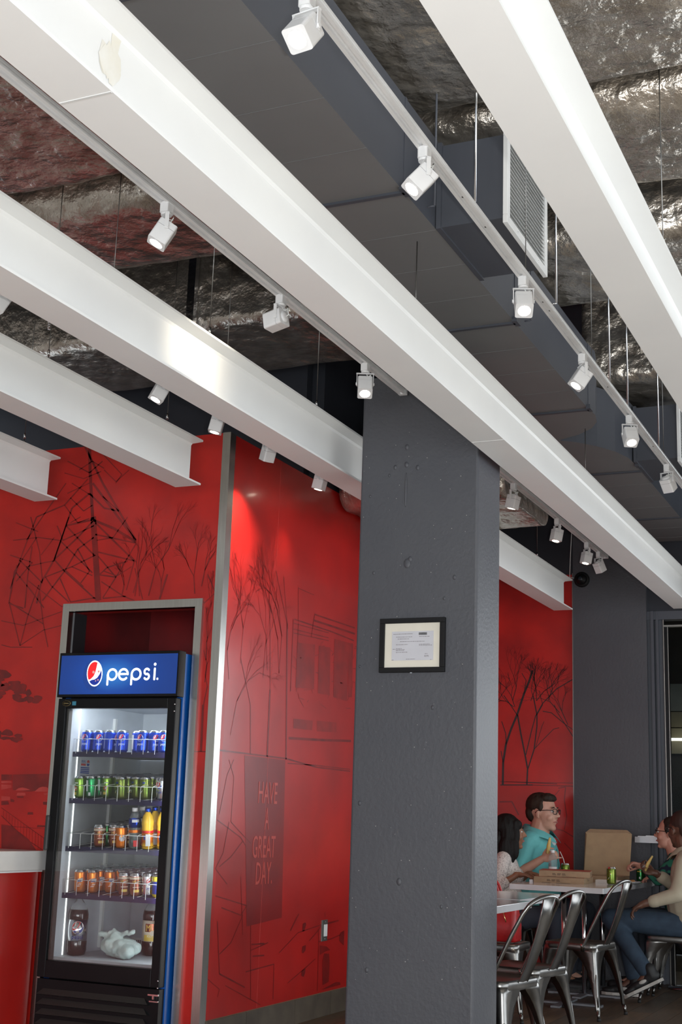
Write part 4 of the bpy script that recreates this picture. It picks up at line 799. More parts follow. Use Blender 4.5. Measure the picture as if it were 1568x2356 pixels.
# ------------------------------------------------------------------ cans and bottles
tinted = lambda n, c, m=.75, r=.25, c2=None: mat(n, c, r, m, col2=c2, nscale=30)
K_blue = tinted('can_blue', (.012, .05, .42)); K_lime = tinted('can_lime', (.20, .36, .05)); K_green = tinted('can_green', (.02, .25, .08)); K_citrus = tinted('can_citrus', (.085, .15, .02), c2=(.17, .20, .035))
K_root = tinted('can_root', (.20, .035, .02), .5, c2=(.35, .12, .06)); K_orange = tinted('can_orange', (.75, .20, .015), .55); K_maroon = tinted('can_maroon', (.12, .01, .015)); K_yel = tinted('can_yellow', (.75, .62, .05), .4); K_dgreen = tinted('can_dark_green', (.02, .13, .035))
p_red = mat('print_red', (.60, .015, .015), .35); p_white = mat('print_white', (.75, .76, .78), .35); p_navy = mat('print_navy', (.008, .03, .22), .35); p_gold = mat('print_gold', (.70, .48, .08), .35); p_cream = mat('print_cream', (.72, .62, .48), .4); p_grey = mat('print_grey', (.35, .35, .36), .4)
def wrap(mb, pts, R_, zc, mi, faces=None, a0=-PI / 2):
    mb.add([(R_ * math.cos(a0 + p[0] / R_), R_ * math.sin(a0 + p[0] / R_), zc + p[1]) for p in pts], faces or [tuple(range(len(pts)))], mi)
def disc(r, n=20, cx=0, cy=0): return [(cx + r * math.cos(2 * PI * i / n), cy + r * math.sin(2 * PI * i / n)) for i in range(n)]
def gridpatch(mb, R_, u0, u1, z0, z1, mi, a0=-PI / 2, slant=0):
    n = max(2, int(abs(u1 - u0) / .006)); pts = []
    for i in range(n + 1):
        u = u0 + (u1 - u0) * i / n; pts += [(u, z0), (u + slant, z1)]
    wrap(mb, pts, R_, 0, mi, [(2 * i, 2 * i + 2, 2 * i + 3, 2 * i + 1) for i in range(n)], a0)
def textwrap(mb, txt, size, R_, zc, mi, w=None, a0=-PI / 2):
    vs, fs = textmesh(txt, size, 0)
    k_ = 1.0
    if w: k_ = w / (max(v.x for v in vs) - min(v.x for v in vs))
    wrap(mb, [(v.x * k_, v.y) for v in vs], R_, zc, mi, fs, a0)
def emblem(mb, R_, zc, r, mw, mr, mbx, a0=-PI / 2):
    wrap(mb, disc(r * 1.08, 24), R_ + .0002, zc, mw, None, a0)
    wrap(mb, [(p[0] * r, p[1] * r) for p in red2], R_ + .0005, zc, mr, None, a0); wrap(mb, [(p[0] * r, p[1] * r) for p in blu2], R_ + .0005, zc, mbx, None, a0)
CANPROF = [(.024, .0), (.0265, .003), (.0325, .011), (.033, .014), (.033, .104), (.0315, .110), (.0275, .1165), (.0272, .1205), (.0260, .121)]
def can_mesh(kind):
    mats = {'blue': [K_blue, alu, p_red, p_white, p_navy, p_grey], 'silver': [alu, alu, p_red, p_white, p_navy, p_grey], 'lime': [K_lime, alu, p_red, p_white, p_gold, p_grey], 'green': [K_green, alu, p_red, p_white, p_gold, p_grey],
            'citrus': [K_citrus, alu, p_gold, p_white, p_navy, p_grey], 'root': [K_root, alu, p_gold, p_cream, p_navy, p_grey], 'orange': [K_orange, alu, p_red, p_white, p_navy, p_grey], 'crush': [K_orange, alu, p_red, p_white, p_navy, p_grey],
            'maroon': [K_maroon, alu, p_red, p_white, p_navy, p_grey], 'yellow': [K_yel, alu, p_red, p_white, p_navy, p_grey], 'darkgreen': [K_dgreen, alu, p_red, p_white, p_gold, p_grey], 'ginger': [K_citrus, alu, p_gold, p_white, K_lime, p_grey]}[kind]
    mb = MB(); top = 1 if kind not in ('root',) else 1
    mb.lathe(CANPROF, 20, mis=[1, 0, 0, 0, 0 if kind != 'root' else 1, 1, 1, 1])
    R_ = .0334
    if kind in ('blue', 'silver'):
        emblem(mb, R_, .080, .0175, 3, 2, 4); textwrap(mb, 'pepsi', .020, R_, .040, 3 if kind == 'blue' else 4, .034)
        gridpatch(mb, R_, -.022, .022, .02, .10, 5, PI / 2)
    if kind == 'lime': wrap(mb, disc(.012, 16, -.006, .055), R_ + .0003, 0, 2); wrap(mb, disc(.005, 12, -.004, .056), R_ + .0006, 0, 3); gridpatch(mb, R_, -.02, .0, .02, .035, 4); gridpatch(mb, R_, -.014, .01, .082, .088, 3)
    if kind == 'green': gridpatch(mb, R_, -.018, -.002, .04, .10, 3); gridpatch(mb, R_, .0, .014, .008 + .008, .034, 3)
    if kind in ('citrus', 'ginger'): gridpatch(mb, R_, -.022, -.011, .035, .080, 2, slant=.022); gridpatch(mb, R_ + .0003, -.014, -.010, .040, .075, 3, slant=.018); gridpatch(mb, R_, -.006, .010, .086, .096, 4)
    if kind == 'root': gridpatch(mb, R_, -.05, .05, .088, .100, 3); textwrap(mb, 'MUG', .026, R_ + .0004, .066, 2, .042); gridpatch(mb, R_, -.02, .02, .046, .050, 3); gridpatch(mb, R_, -.016, .016, .022, .036, 2)
    if kind == 'crush': wrap(mb, disc(.017, 20, -.004, .055), R_ + .0003, 0, 3); wrap(mb, disc(.009, 20, -.001, .055), R_ + .0006, 0, 5); textwrap(mb, 'C', .03, R_ + .0009, .045, 3, .02); textwrap(mb, 'r', .02, R_ + .0009, .048, 3, .01)
    if kind == 'orange': gridpatch(mb, R_, -.012, .016, .058, .076, 3, slant=.004); gridpatch(mb, R_, -.016, .002, .034, .050, 3, slant=.012); gridpatch(mb, R_ + .0003, -.014, .012, .060, .066, 4)
    if kind == 'maroon': textwrap(mb, 'DR', .03, R_, .06, 3, .025); gridpatch(mb, R_, -.02, .02, .05, .054, 2)
    if kind == 'yellow': gridpatch(mb, R_, -.05, .05, .020, .085, 4); gridpatch(mb, R_ + .0003, -.016, .016, .05, .07, 0)
    if kind == 'darkgreen': gridpatch(mb, R_, .0, .012, .008 + .012, .035, 3); gridpatch(mb, R_, -.016, .016, .07, .078, 4)
    return mb, mats
lid_mb = MB(); lid_mb.lathe([(.0258, .118), (.0245, .1185), (.022, .1165), (0, .1165)], 16); lid_mb.box(-.004, -.012, .1168, .004, .006, .1178)
LID = None; CANS = {}
def can(kind, x, y, z, rot, label, group=None, sn=None):
    global LID
    if kind not in CANS:
        mb, mats = can_mesh(kind); o = mb.build('soda_can', mats); CANS[kind] = o.data
    else:
        o = bpy.data.objects.new('soda_can', CANS[kind]); COL.objects.link(o)
    o.matrix_basis = Matrix.Translation((x, y, z if sn is None else shz(sn, y - .033) + .0005)) @ Matrix.Rotation(math.atan(SLP[sn]) if sn is not None else 0, 4, 'X') @ Matrix.Translation((0, .0 if sn is None else .0, 0)) @ Matrix.Rotation(rot + (.55 if sn is not None else 0), 4, 'Z')
    if LID is None: l = lid_mb.build('can_lid', alu, o); LID = l.data
    else: l = bpy.data.objects.new('can_lid', LID); COL.objects.link(l); setpar(l, o)
    return tag(o, label, 'can', group)
ORD = ['first', 'second', 'third', 'fourth', 'fifth', 'sixth', 'seventh', 'eighth', 'ninth']; ROW = ['front', 'second', 'third', 'fourth', 'rear']
NAME = {'blue': 'blue cola', 'silver': 'silver diet cola', 'lime': 'lime green', 'green': 'green', 'citrus': 'yellow-green citrus', 'root': 'brown root beer', 'orange': 'orange', 'crush': 'orange', 'maroon': 'dark maroon', 'yellow': 'blue and yellow', 'darkgreen': 'dark green'}
rnd = random.Random(21)
def lab(kind, c, r, s): return '%s can, %s from left in %s row of %s cooler shelf' % (NAME[kind], ORD[c], ROW[r], s)
for i, (x, dy, rt) in enumerate(((-4.40, 0, .1), (-4.33, .01, .7), (-4.247, 0, 1.9), (-4.167, 0, .5), (-4.106, .058, 2.4), (-4.035, 0, .1), (-3.966, .012, .9), (-3.897, 0, .5))):
    can('blue', x, 6.302 + dy, SH[0], rt - .6, lab('blue', i, 0, 'top'), 'cans on the top cooler shelf', 0)
offs = [.0, .012, .065, .085, .0, .05, .030, .075, .0, ]
for k_ in range(9):
    for j in range(5):
        kind = ['lime', 'green', 'lime', 'citrus', 'citrus', 'citrus', 'citrus', 'silver', 'silver'][k_]
        if k_ == 7 and j > 0: kind = 'citrus'
        if k_ < 3 and j > 3: continue
        x = -4.418 + .0675 * k_ + (.03 if k_ == 8 else 0) * 0
        can(kind, x, 6.300 + offs[k_] + .0685 * j, SH[1], rnd.uniform(-.9, .6), lab(kind, k_, j, 'second'), 'cans on the second cooler shelf', 1)
for k_, (x, kinds, o_) in enumerate(((-4.268, ['root', 'darkgreen', 'darkgreen', 'darkgreen', 'darkgreen'], 0), (-4.198, ['root', 'darkgreen', 'darkgreen', 'darkgreen', 'darkgreen'], .04), (-4.124, ['crush', 'root', 'darkgreen', 'darkgreen', 'darkgreen'], -.005))):
    for j, kind in enumerate(kinds): can(kind, x, 6.302 + o_ + .0685 * j, SH[2], rnd.uniform(-.3, .3), lab(kind, k_, j, 'third'), 'cans on the third cooler shelf', 2)
for k_, (x, kinds, o_) in enumerate(((-4.380, ['orange'] * 5, .01), (-4.305, ['orange'] * 5, .02), (-4.225, ['orange'] * 5, .07), (-4.155, ['orange', 'orange', 'maroon', 'maroon', 'maroon'], .09), (-4.088, ['root', 'root', 'maroon', 'maroon', 'maroon'], 0), (-4.020, ['root', 'silver', 'silver', 'maroon', 'maroon'], .005), (-3.945, ['silver', 'silver', 'silver', 'silver', 'maroon'], .01), (-3.875, ['yellow', 'silver', 'silver', 'silver', 'silver'], 0))):
    for j, kind in enumerate(kinds): can(kind, x, 6.302 + o_ + .0685 * j, SH[3], rnd.uniform(-.4, .3), lab(kind, k_, j, 'fourth'), 'cans on the fourth cooler shelf', 3)
cola = mat('cola_liquid', (.018, .008, .006), .08); pet = mat('clear_pet', (.80, .84, .85), .08, trans=.85, ior=1.2); juice = mat('orange_juice_drink', (.80, .48, .04), .15)
def bottle(name, kind, x, y, z, label, sc=1.0, rot=0, sn=None):
    t = thing(name, label, 'bottle', (x, y, z), rot)
    if sn is not None: t.matrix_basis = Matrix.Translation((x, y, shz(sn, y - .03) + .0005)) @ Matrix.Rotation(math.atan(SLP[sn]), 4, 'X') @ Matrix.Rotation(rot + .5, 4, 'Z')
    if kind in ('diet', 'rootb'):
        prof = [(.030, 0), (.048, .006), (.0545, .03), (.0545, .075), (.053, .08), (.053, .185), (.0545, .19), (.0545, .215), (.050, .238)]
        q = MB(); q.lathe(prof + [(.048, .242), (0, .242)], 22); q.build('drink', cola, t)
        q = MB(); q.lathe([(.0502, .2385), (.036, .268), (.020, .288), (.0145, .296), (.0145, .303), (.018, .305), (.018, .307), (.013, .309)], 20); q.build('bottle_neck', pet, t)
        q = MB(); q.lathe([(.015, .305), (.0155, .306), (.0155, .322), (.014, .325), (0, .325)], 16); q.build('cap', mat('grey_white_cap', (.55, .57, .58), .4) if 'grey_white_cap' not in MATS else MATS['grey_white_cap'], t)
        q = MB(); m_ = [alu if kind == 'diet' else p_cream, p_white, p_red, p_navy, p_gold, K_root]
        q.lathe([(.0542, .078), (.0542, .188)], 26, sm=True)
        if kind == 'diet': emblem(q, .0545, .148, .031, 1, 2, 3); textwrap(q, 'pepsi', .034, .0548, .088, 3, .062); textwrap(q, 'diet', .012, .0548, .110, 3, .016)
        else:
            gridpatch(q, .0545, -.05, .05, .080, .112, 4); gridpatch(q, .0545, -.045, .045, .128, .172, 5); textwrap(q, 'MUG', .050, .0550, .132, 4, .075); textwrap(q, 'ROOT BEER', .015, .0550, .100, 1, .060); wrap(q, disc(.014, 14, .0, .122), .0553, 0, 0)
        q.build('bottle_label', m_, t)
    else:
        jm_ = juice if kind == 'juice' else pet
        q = MB(); q.lathe([(.024, 0), (.031, .006), (.032, .02), (.031, .05), (.031, .10), (.0325, .108), (.030, .118), (.033, .130), (.033, .145), (.026, .175), (.014, .192), (.0135, .200), (0, .200)], 20); q.build('bottle_body', jm_, t)
        q = MB(); q.lathe([(.0150, .196), (.0155, .197), (.0155, .213), (.014, .216), (0, .216)], 16); q.build('cap', K_blue if kind == 'juice' else white_plastic, t)
        q = MB()
        if kind == 'juice': q.lathe([(.0316, .012), (.0316, .098)], 24, 0); gridpatch(q, .0320, -.05, .05, .086, .098, 1); gridpatch(q, .0321, -.012, .014, .018, .080, 2); gridpatch(q, .0322, -.024, -.014, .05, .075, 3); mm = [K_orange, p_red, p_white, p_navy]
        elif kind == 'tea': q.lathe([(.0330, .112), (.0335, .150), (.031, .162)], 24, 0); gridpatch(q, .0338, -.02, .02, .140, .155, 2); gridpatch(q, .0320, -.05, .05, .085, .100, 1); gridpatch(q, .0320, -.012, .018, .012, .045, 3); mm = [K_blue, K_orange, p_white, p_red]
        else: q.lathe([(.0314, .06), (.0314, .095)], 20, 0); mm = [p_white]
        q.build('bottle_label', mm, t)
    return t
bottle('cola_bottle', 'diet', -4.395, 6.335, .4025, 'two-litre diet cola bottle with silver label on the cooler floor', rot=.62)
bottle('root_beer_bottle', 'rootb', -4.085, 6.60, .4025, 'large root beer bottle behind the white bag on the cooler floor', rot=.62)
bottle('root_beer_bottle', 'rootb', -3.955, 6.62, .4025, 'large root beer bottle at the right side of the cooler floor', rot=.5)
for j in range(3):
    bottle('drink_bottle', 'tea', -4.045, 6.305 + .075 * j, SH[2], ['clear bottle with blue label and white cap in front on the third cooler shelf', 'second clear bottle with white cap on the third cooler shelf', 'rearmost clear bottle with white cap on the third cooler shelf'][j], rot=.2, sn=2)
    for c, x in enumerate((-3.963, -3.885)):
        bottle('juice_bottle', 'juice', x, 6.305 + .03 * c + .075 * j, SH[2], '%s orange juice bottle with blue cap, %s column on the third cooler shelf' % (['front', 'middle', 'rear'][j], ['left', 'right'][c]), rot=.1, sn=2)
bag = MB(); bag.ell((-4.13, 6.37, .455), (.115, .075, .056), 20, 12); bag.ell((-4.07, 6.325, .44), (.055, .04, .042), 16, 10); bag.ell((-4.17, 6.36, .47), (.07, .06, .05), 14, 10)
bag.cap((-4.155, 6.36, .50), .028, (-4.165, 6.355, .535), .010); bag.cap((-4.165, 6.355, .525), .012, (-4.245, 6.335, .520), .017); bag.cap((-4.155, 6.355, .525), .010, (-4.045, 6.34, .538), .014)
bg_ = clay(bag, 'plastic_bag', mat('thin_white_plastic', (.62, .72, .68), .35, col2=(.50, .62, .58), nscale=18, bump=.5, bscale=30, bdist=.01), None, .006, 3, disp=lambda c: c + (c - Vector((-4.13, 6.37, .45))).normalized() * (abs(noise.noise(Vector((c.x * 22, c.y * 22, c.z * 10)))) * .022 + noise.noise(c * 60) * .004 - .006))
zmin = min(v.co.z for v in bg_.data.vertices); bg_.data.transform(Matrix.Translation((4.13, -6.37, -zmin))); bg_.matrix_basis = Matrix.Translation((-4.13, 6.37, .403))
tag(bg_, 'knotted white plastic bag on the cooler floor beside the bottles', 'bag')

# ------------------------------------------------------------------ tables
def table(x0, x1, y0, y1, zt, label, tubes, th=.036):
    t = thing('dining_table', label, 'table', ((x0 + x1) / 2, (y0 + y1) / 2, 0))
    q = MB(); q.rbox(x0, y0, zt - th, x1, y1, zt, .006); q.build('tabletop', table_white, t, world=True, bevel=.002)
    for x, y in tubes:
        q = MB(); q.lathe([(.019, .012), (.019, zt - th)], 14, M=Matrix.Translation((x, y, 0))); q.build('leg', chrome, t, world=True)
        q = MB(); q.lathe([(.06, zt - th - .006), (.06, zt - th)], 14, M=Matrix.Translation((x, y, 0))); q.build('mounting_plate', black_soft, t, world=True)
        q = MB(); q.box(x - .26, y - .03, .002, x + .26, y + .03, .014); q.box(x - .03, y - .24, .002, x + .03, y + .24, .0139); q.box(x - .26, y - .03, .0, x - .22, y + .03, .002); q.box(x + .22, y - .03, .0, x + .26, y + .03, .002); q.build('foot_bar', foot_grey, t, world=True)
    return t
table(-2.78, -2.13, 9.03, 10.74, .78, 'white table with pizza boxes where the four people sit', ((-2.47, 9.30), (-2.47, 9.86), (-2.47, 10.42)))
table(-2.79, -2.14, 7.165, 7.97, .782, 'empty white table between the people and the column', ((-2.46, 7.56),))
table(-2.72, -2.07, 6.42, 7.14, .78, 'empty white table mostly hidden behind the column', ((-2.40, 6.78),))
bt = thing('bar_table', 'high white bar table in the far corner by the glass door', 'table', (-1.9, 10.78, 0))
q = MB(); q.rbox(-2.26, 10.63, 1.068, -1.50, 10.92, 1.112, .005); q.build('tabletop', table_white, bt, world=True)
q = MB(); q.lathe([(.03, .02), (.03, 1.068)], 14, M=Matrix.Translation((-1.85, 10.78, 0))); q.lathe([(.2, 0), (.2, .012), (.03, .022)], 20, M=Matrix.Translation((-1.85, 10.78, 0))); q.build('pedestal', chrome, bt, world=True)

# ------------------------------------------------------------------ steel cafe chairs
def make_chair(label):
    t = thing('cafe_chair', label, 'chair', (0, 0, 0), 0, 'raw steel cafe chairs')
    def rr(s_, r, z, n=5): return [(cx * (s_ - r) + r * math.cos(a), cy * (s_ - r) + r * math.sin(a), z) for cx, cy, a0 in ((1, 1, 0), (-1, 1, 90), (-1, -1, 180), (1, -1, 270)) for a in [math.radians(a0 + 90 * i / n) for i in range(n + 1)]]
    q = MB(); q.loft([rr(.178, .05, .405), rr(.182, .05, .412), rr(.182, .05, .442), rr(.178, .05, .450), rr(.160, .045, .452), rr(.15, .04, .447), rr(.05, .03, .443)], caps=False)
    q.f.append(tuple(range(len(q.v) - 24, len(q.v)))); q.m.append(1); q.sm.append(False)
    for i in range(len(q.m)):
        if i >= 24 * 4: q.m[i] = 1
    q.build('seat', [gun, gun_seat], t)
    for sx, sy in ((1, 1), (1, -1), (-1, 1), (-1, -1)):
        rings = []
        for z, w, off, th in ((.428, .172, .0, .004), (.40, .150, .002, .004), (.37, .118, .004, .005), (.335, .090, .007, .006), (.29, .068, .012, .008), (.22, .047, .020, .010), (.12, .028, .031, .010), (.07, .022, .037, .010), (.055, .017, .039, .008)):
            cx, cy = sx * (.180 + off), sy * (.180 + off); b_ = .018 if z < .41 else .03
            prof = [(w, 0), (b_, 0), (b_ * .3, b_ * .3), (0, b_), (0, w), (th, w), (th + .002, b_ + th), (b_ * .3 + th, b_ * .3 + th), (b_ + th, th), (w, th)]
            rings.append([(cx - sx * p[0], cy - sy * p[1], z) for p in prof])
        q = MB(); q.loft(rings)
        # pressed rib on the outer corner
        q.tube([(sx * (.172 + o), sy * (.172 + o), z) for o, z in ((.008, .30), (.016, .24), (.026, .15), (.034, .08))], [.004, .010, .010, .007], 8)
        lg = q.build('leg', gun, t)
        cx, cy = sx * .205, sy * .205
        q = MB(); q.tube([(sx * .209, sy * .209, .060), (sx * .216, sy * .216, .012)], .0105, 10); q.build('foot_tube', gun, lg)
        q = MB(); q.lathe([(.0125, 0), (.0125, .016), (.011, .018)], 10, M=Matrix.Translation((sx * .2165, sy * .2165, 0))); q.build('rubber_foot', rubber, lg)
    hoop = [(-.095, -.184, .405), (-.10, -.186, .44), (-.14, -.180, .52), (-.21, -.168, .66), (-.265, -.152, .765)]
    arcq = [(-.285 - .035 * math.sin(a), -.142 * math.cos(a), .795 + .048 * math.sin(a)) for a in [math.radians(8 + 164 * i / 14) for i in range(15)]]
    path = hoop + arcq + [(x, -y, z) for x, y, z in reversed(hoop)]
    q = MB(); q.tube(path, .0105, 10); q.build('back_hoop', gun, t)
    q = MB()
    for s_ in (-1, 1): q.lathe([(.013, -.006), (.013, .02)], 10, M=Matrix.Translation((-.098, s_ * .184, .43)) @ Matrix.Rotation(.2, 4, 'Y'))
    q.build('hoop_socket', chrome, t)
    rings = []
    for x, z, w in ((-.166, .428, .044), (-.180, .450, .045), (-.215, .52, .046), (-.262, .64, .049), (-.298, .75, .052), (-.318, .838, .056)):
        rings.append([(x - .006, -w, z), (x, -w + .006, z), (x - .003, 0, z), (x, w - .006, z), (x - .006, w, z), (x - .010, w, z), (x - .005, w - .008, z), (x - .008, 0, z), (x - .005, -w + .008, z), (x - .010, -w, z)])
    q = MB(); q.loft(rings); q.build('back_splat', gun, t)
    return t
ch0 = make_chair('nearest steel cafe chair, partly cut off by the grey column')
ch0.matrix_basis = Matrix.Translation((-2.10, 6.52, 0)) @ Matrix.Rotation(PI - .22, 4, 'Z')
for x, y, r, l in ((-2.13, 7.17, PI - .22, 'second steel cafe chair, just beyond the nearest one'), (-2.25, 8.88, PI - .17, 'steel cafe chair at the near end of the pizza table, empty'), (-1.83, 9.93, PI - .02, 'steel cafe chair under the man in the tan shirt'),
                   (-2.67, 8.42, .05, 'steel cafe chair holding the red handbag, beside the column'), (-3.10, 9.93, .05, 'steel cafe chair under the woman in the white knit top'), (-3.06, 10.46, -.05, 'steel cafe chair under the man in the turquoise shirt'), (-1.87, 10.40, PI, 'steel cafe chair under the person in the plaid shirt')):
    dup(ch0, (x, y, 0), r, l, 'raw steel cafe chairs')

# ------------------------------------------------------------------ food and things on the tables
card = mat('brown_cardboard', (.36, .24, .14), .75, col2=(.31, .205, .12), nscale=20); card_in = mat('inner_cardboard', (.44, .31, .18), .8, col2=(.40, .28, .165), nscale=14); card_red = mat('red_printed_card', (.36, .055, .03), .6); ink = mat('brown_ink', (.09, .055, .035), .7)
def pizza_box(cx, cy, z, rot, label, h=.042, s_=.178):
    t = thing('pizza_box', label, 'box', (cx, cy, z), rot)
    q = MB(); q.box(-s_, -s_, 0, s_, s_, h - .003); q.build('tray', card, t)
    q = MB(); q.add([(-s_ - .002, -s_ - .002, h - .002), (s_ + .002, -s_ - .002, h - .002), (s_ + .002, s_ + .002, h - .002), (-s_ - .002, s_ + .002, h - .002), (-s_, -s_, h), (s_, -s_, h), (s_, s_, h), (-s_, s_, h)], [(0, 3, 2, 1), (4, 5, 6, 7), (0, 1, 5, 4), (1, 2, 6, 5), (2, 3, 7, 6), (3, 0, 4, 7)]); 
    q.m[1] = 1; q.build('lid', [card, card_red], t)
    q = MB()
    for c in range(3):
        for r in range(2): 
            x = -.085 + c * .034; q.box(x, -s_ - .0012, .012 + r * .008, x + (.022 if (c + r) % 2 else .026), -s_ - .0004, .016 + r * .008)
    for r in range(2): q.box(s_ + .0004, -.05, .018 + r * .008, s_ + .0012, .02 - r * .03, .021 + r * .008)
    q.build('printed_lines', ink, t); q = MB(); q.box(-.12, -s_ - .0012, .001, -.06, -s_ - .0004, .003); q.box(-.02, -s_ - .0012, .001, .08, -s_ - .0004, .003); q.build('slot', ink, t)
    return t
pizza_box(-2.565, 9.66, .78, .06, 'closed brown pizza box lying on the table, bottom of the pair')
pizza_box(-2.56, 9.70, .8225, .20, 'closed pizza box with red printed lid, on top of the pair')
ob = thing('pizza_box', 'open pizza box with its plain cardboard lid standing up', 'box', (-2.44, 10.24, .78), -.03)
q = MB(); s_ = .178; q.box(-s_, -s_, 0, s_, s_, .003); q.box(-s_, -s_, .003, s_, -s_ + .004, .042); q.box(-s_, s_ - .004, .003, s_, s_, .042); q.box(-s_, -s_ + .004, .003, -s_ + .004, s_ - .004, .042); q.box(s_ - .004, -s_ + .004, .003, s_, s_ - .004, .042); q.build('tray', card, ob)
q = MB(); M_ = Matrix.Translation((0, s_, .042)) @ Matrix.Rotation(math.radians(-14), 4, 'X')
pts = [(-s_ - .01, .0), (s_ + .01, .0), (s_ + .022, .30), (-s_ + .0, .295)]
q.add([M_ @ Vector((-s_, 0, 0)), M_ @ Vector((s_, 0, 0)), M_ @ Vector((s_ + .004, 0, .318)), M_ @ Vector((s_ - .03, -.004, .345)), M_ @ Vector((-s_ + .03, -.004, .345)), M_ @ Vector((-s_ - .004, 0, .318))] +
      [M_ @ Vector((-s_, .004, 0)), M_ @ Vector((s_, .004, 0)), M_ @ Vector((s_ + .004, .004, .318)), M_ @ Vector((s_ - .03, .0, .345)), M_ @ Vector((-s_ + .03, .0, .345)), M_ @ Vector((-s_ - .004, .004, .318))],
      [(0, 1, 2, 3, 4, 5), (11, 10, 9, 8, 7, 6), (0, 6, 7, 1), (1, 7, 8, 2), (2, 8, 9, 3), (3, 9, 10, 4), (4, 10, 11, 5), (5, 11, 6, 0)])
ol = q.build('lid', card_in, ob)
q = MB()
q.add([M_ @ Vector(p) for p in ((-s_, -.001, .0), (-s_ - .004, -.001, .318), (-s_ + .012, -.020, .300), (-s_ + .010, -.022, .01))], [(0, 1, 2, 3)]); q.add([M_ @ Vector(p) for p in ((-s_, -.002, .318), (s_, -.002, .318), (s_ - .035, -.010, .345), (-s_ + .035, -.010, .345))], [(0, 1, 2, 3)])
q.build('lid_flap', card, ol)
can('ginger', -2.235, 9.72, .78, -.1, 'green and gold ginger ale can standing in front of the open box')
can('ginger', -2.685, 10.16, .78, -.2, 'green soda can with a white straw behind the closed boxes')
can('darkgreen', -2.20, 10.55, .78, -.2, 'dark green soda can behind the open pizza box')
can('ginger', -2.03, 10.74, 1.112, 0, 'green soda can on the high bar table')
stw = MB(); stw.tube([(-2.685, 10.165, .86), (-2.70, 10.16, .93), (-2.725, 10.155, .985)], .0032, 8); stw.build('drinking_straw', wire_white, origin=(-2.685, 10.165, .86), label='white drinking straw in the can behind the boxes', cat='straw')
bottle('water_bottle', 'water', -2.745, 10.02, .78, 'clear water bottle with white cap behind the pizza boxes')
nap = thing('napkin_stack', 'stack of pale paper napkins behind the front can', 'napkins', (-2.30, 9.90, .78), .05)
for i in range(6):
    q = MB(); q.box(-.085 + .003 * (i % 2), -.05, .0005 + i * .004, .11 - .004 * (i % 3), .055, .0040 + i * .004); q.build('napkin', mat('pale_napkin', (.70, .62, .58), .8) if 'pale_napkin' not in MATS else MATS['pale_napkin'], nap)
pt = thing('paper_plate', 'white paper plate with a bit of pizza by the right hand', 'plate', (-2.19, 10.115, .78))
bpy.data.objects['paper_plate'].location = (-2.168, 9.995, .78); pt.matrix_basis = Matrix.Translation((-2.168, 10.02, .78))
q = MB(); q.lathe([(0, .004), (.045, .003), (.055, .003), (.078, .014), (.080, .016), (.077, .017), (.055, .006), (0, .006)], 28); q.build('dish', p_white, pt)
sl = MB(); sl.ell((0, 0, 0), (.032, .02, .011), 12, 8); sl.ell((.02, .005, .004), (.016, .012, .009), 10, 6); o = sl.build('pizza_piece', mat('baked_crust', (.42, .20, .07), .7), origin=(0, 0, 0)); o.matrix_basis = Matrix.Translation((-2.165, 10.01, .797)); tag(o, 'small piece of pizza lying on the white paper plate', 'pizza')
for nm, x, y, l in (('paper_scrap', -2.755, 9.50, 'small white paper scrap left of the closed boxes'), ):
    q = MB(); q.box(-.012, -.02, 0, .012, .02, .016); o = q.build(nm, p_white); o.matrix_basis = Matrix.Translation((x, y, .78)); tag(o, l, 'paper')
q = MB(); q.box(-.16, -.07, 0, .10, .07, .006); q.box(-.10, -.05, .006, .08, .05, .011); o = q.build('paper_bag', p_white); o.matrix_basis = Matrix.Translation((-2.03, 10.80, 1.112)) @ Matrix.Rotation(.1, 4, 'Z'); o.location.x = -2.10; tag(o, 'crumpled white papers lying on the high bar table', 'paper')
# handbag on the chair
hb = thing('handbag', 'bright red leather handbag with gold charm beside the column', 'bag', (-2.69, 8.44, .455), .0)
leather = mat('red_leather', (.42, .012, .014), .35, col2=(.33, .01, .012), nscale=12, bump=.2, bscale=90, bdist=.003); gold = mat('gold_metal', (.75, .55, .25), .25, 1.0)
def rr2(sx, sy, r, z, n=4): return [(cx * (sx - r) + r * math.cos(a), cy * (sy - r) + r * math.sin(a), z) for cx, cy, a0 in ((1, 1, 0), (-1, 1, 90), (-1, -1, 180), (1, -1, 270)) for a in [math.radians(a0 + 90 * i / n) for i in range(n + 1)]]
q = MB(); q.loft([rr2(.150, .07, .02, .0), rr2(.158, .078, .025, .012), rr2(.160, .078, .03, .10), (rr2(.150, .06, .03, .19)), rr2(.145, .03, .02, .235), rr2(.14, .02, .015, .24)]); q.build('bag_body', leather, hb)
for sy in (-1, 1):
    q = MB(); q.tube([(-.12, sy * .03, .20)] + [(-.04 - .08 * math.cos(a), sy * .03, .23 + .15 * math.sin(a)) for a in [PI * i / 12 for i in range(13)]] + [(.04, sy * .03, .20)], .009, 8); q.build('bag_handle', leather, hb)
q = MB(); q.tube([(-.03, -.082, .20), (-.028, -.086, .16)], .0015, 5); q.ell((-.028, -.087, .150), (.010, .004, .012), 10, 6); q.ell((-.028, -.087, .125), (.006, .003, .016), 8, 6); q.ell((-.028, -.087, .095), (.009, .003, .018), 8, 6); q.cap((-.045, -.087, .150), .003, (-.011, -.087, .150), .003); q.build('gold_charm', gold, hb)
q = MB(); q.ell((.08, -.08, .19), (.012, .004, .012), 10, 6); q.tube([(.08, -.082, .18), (.10, -.084, .12)], .004, 6); q.build('buckle', gold, hb)

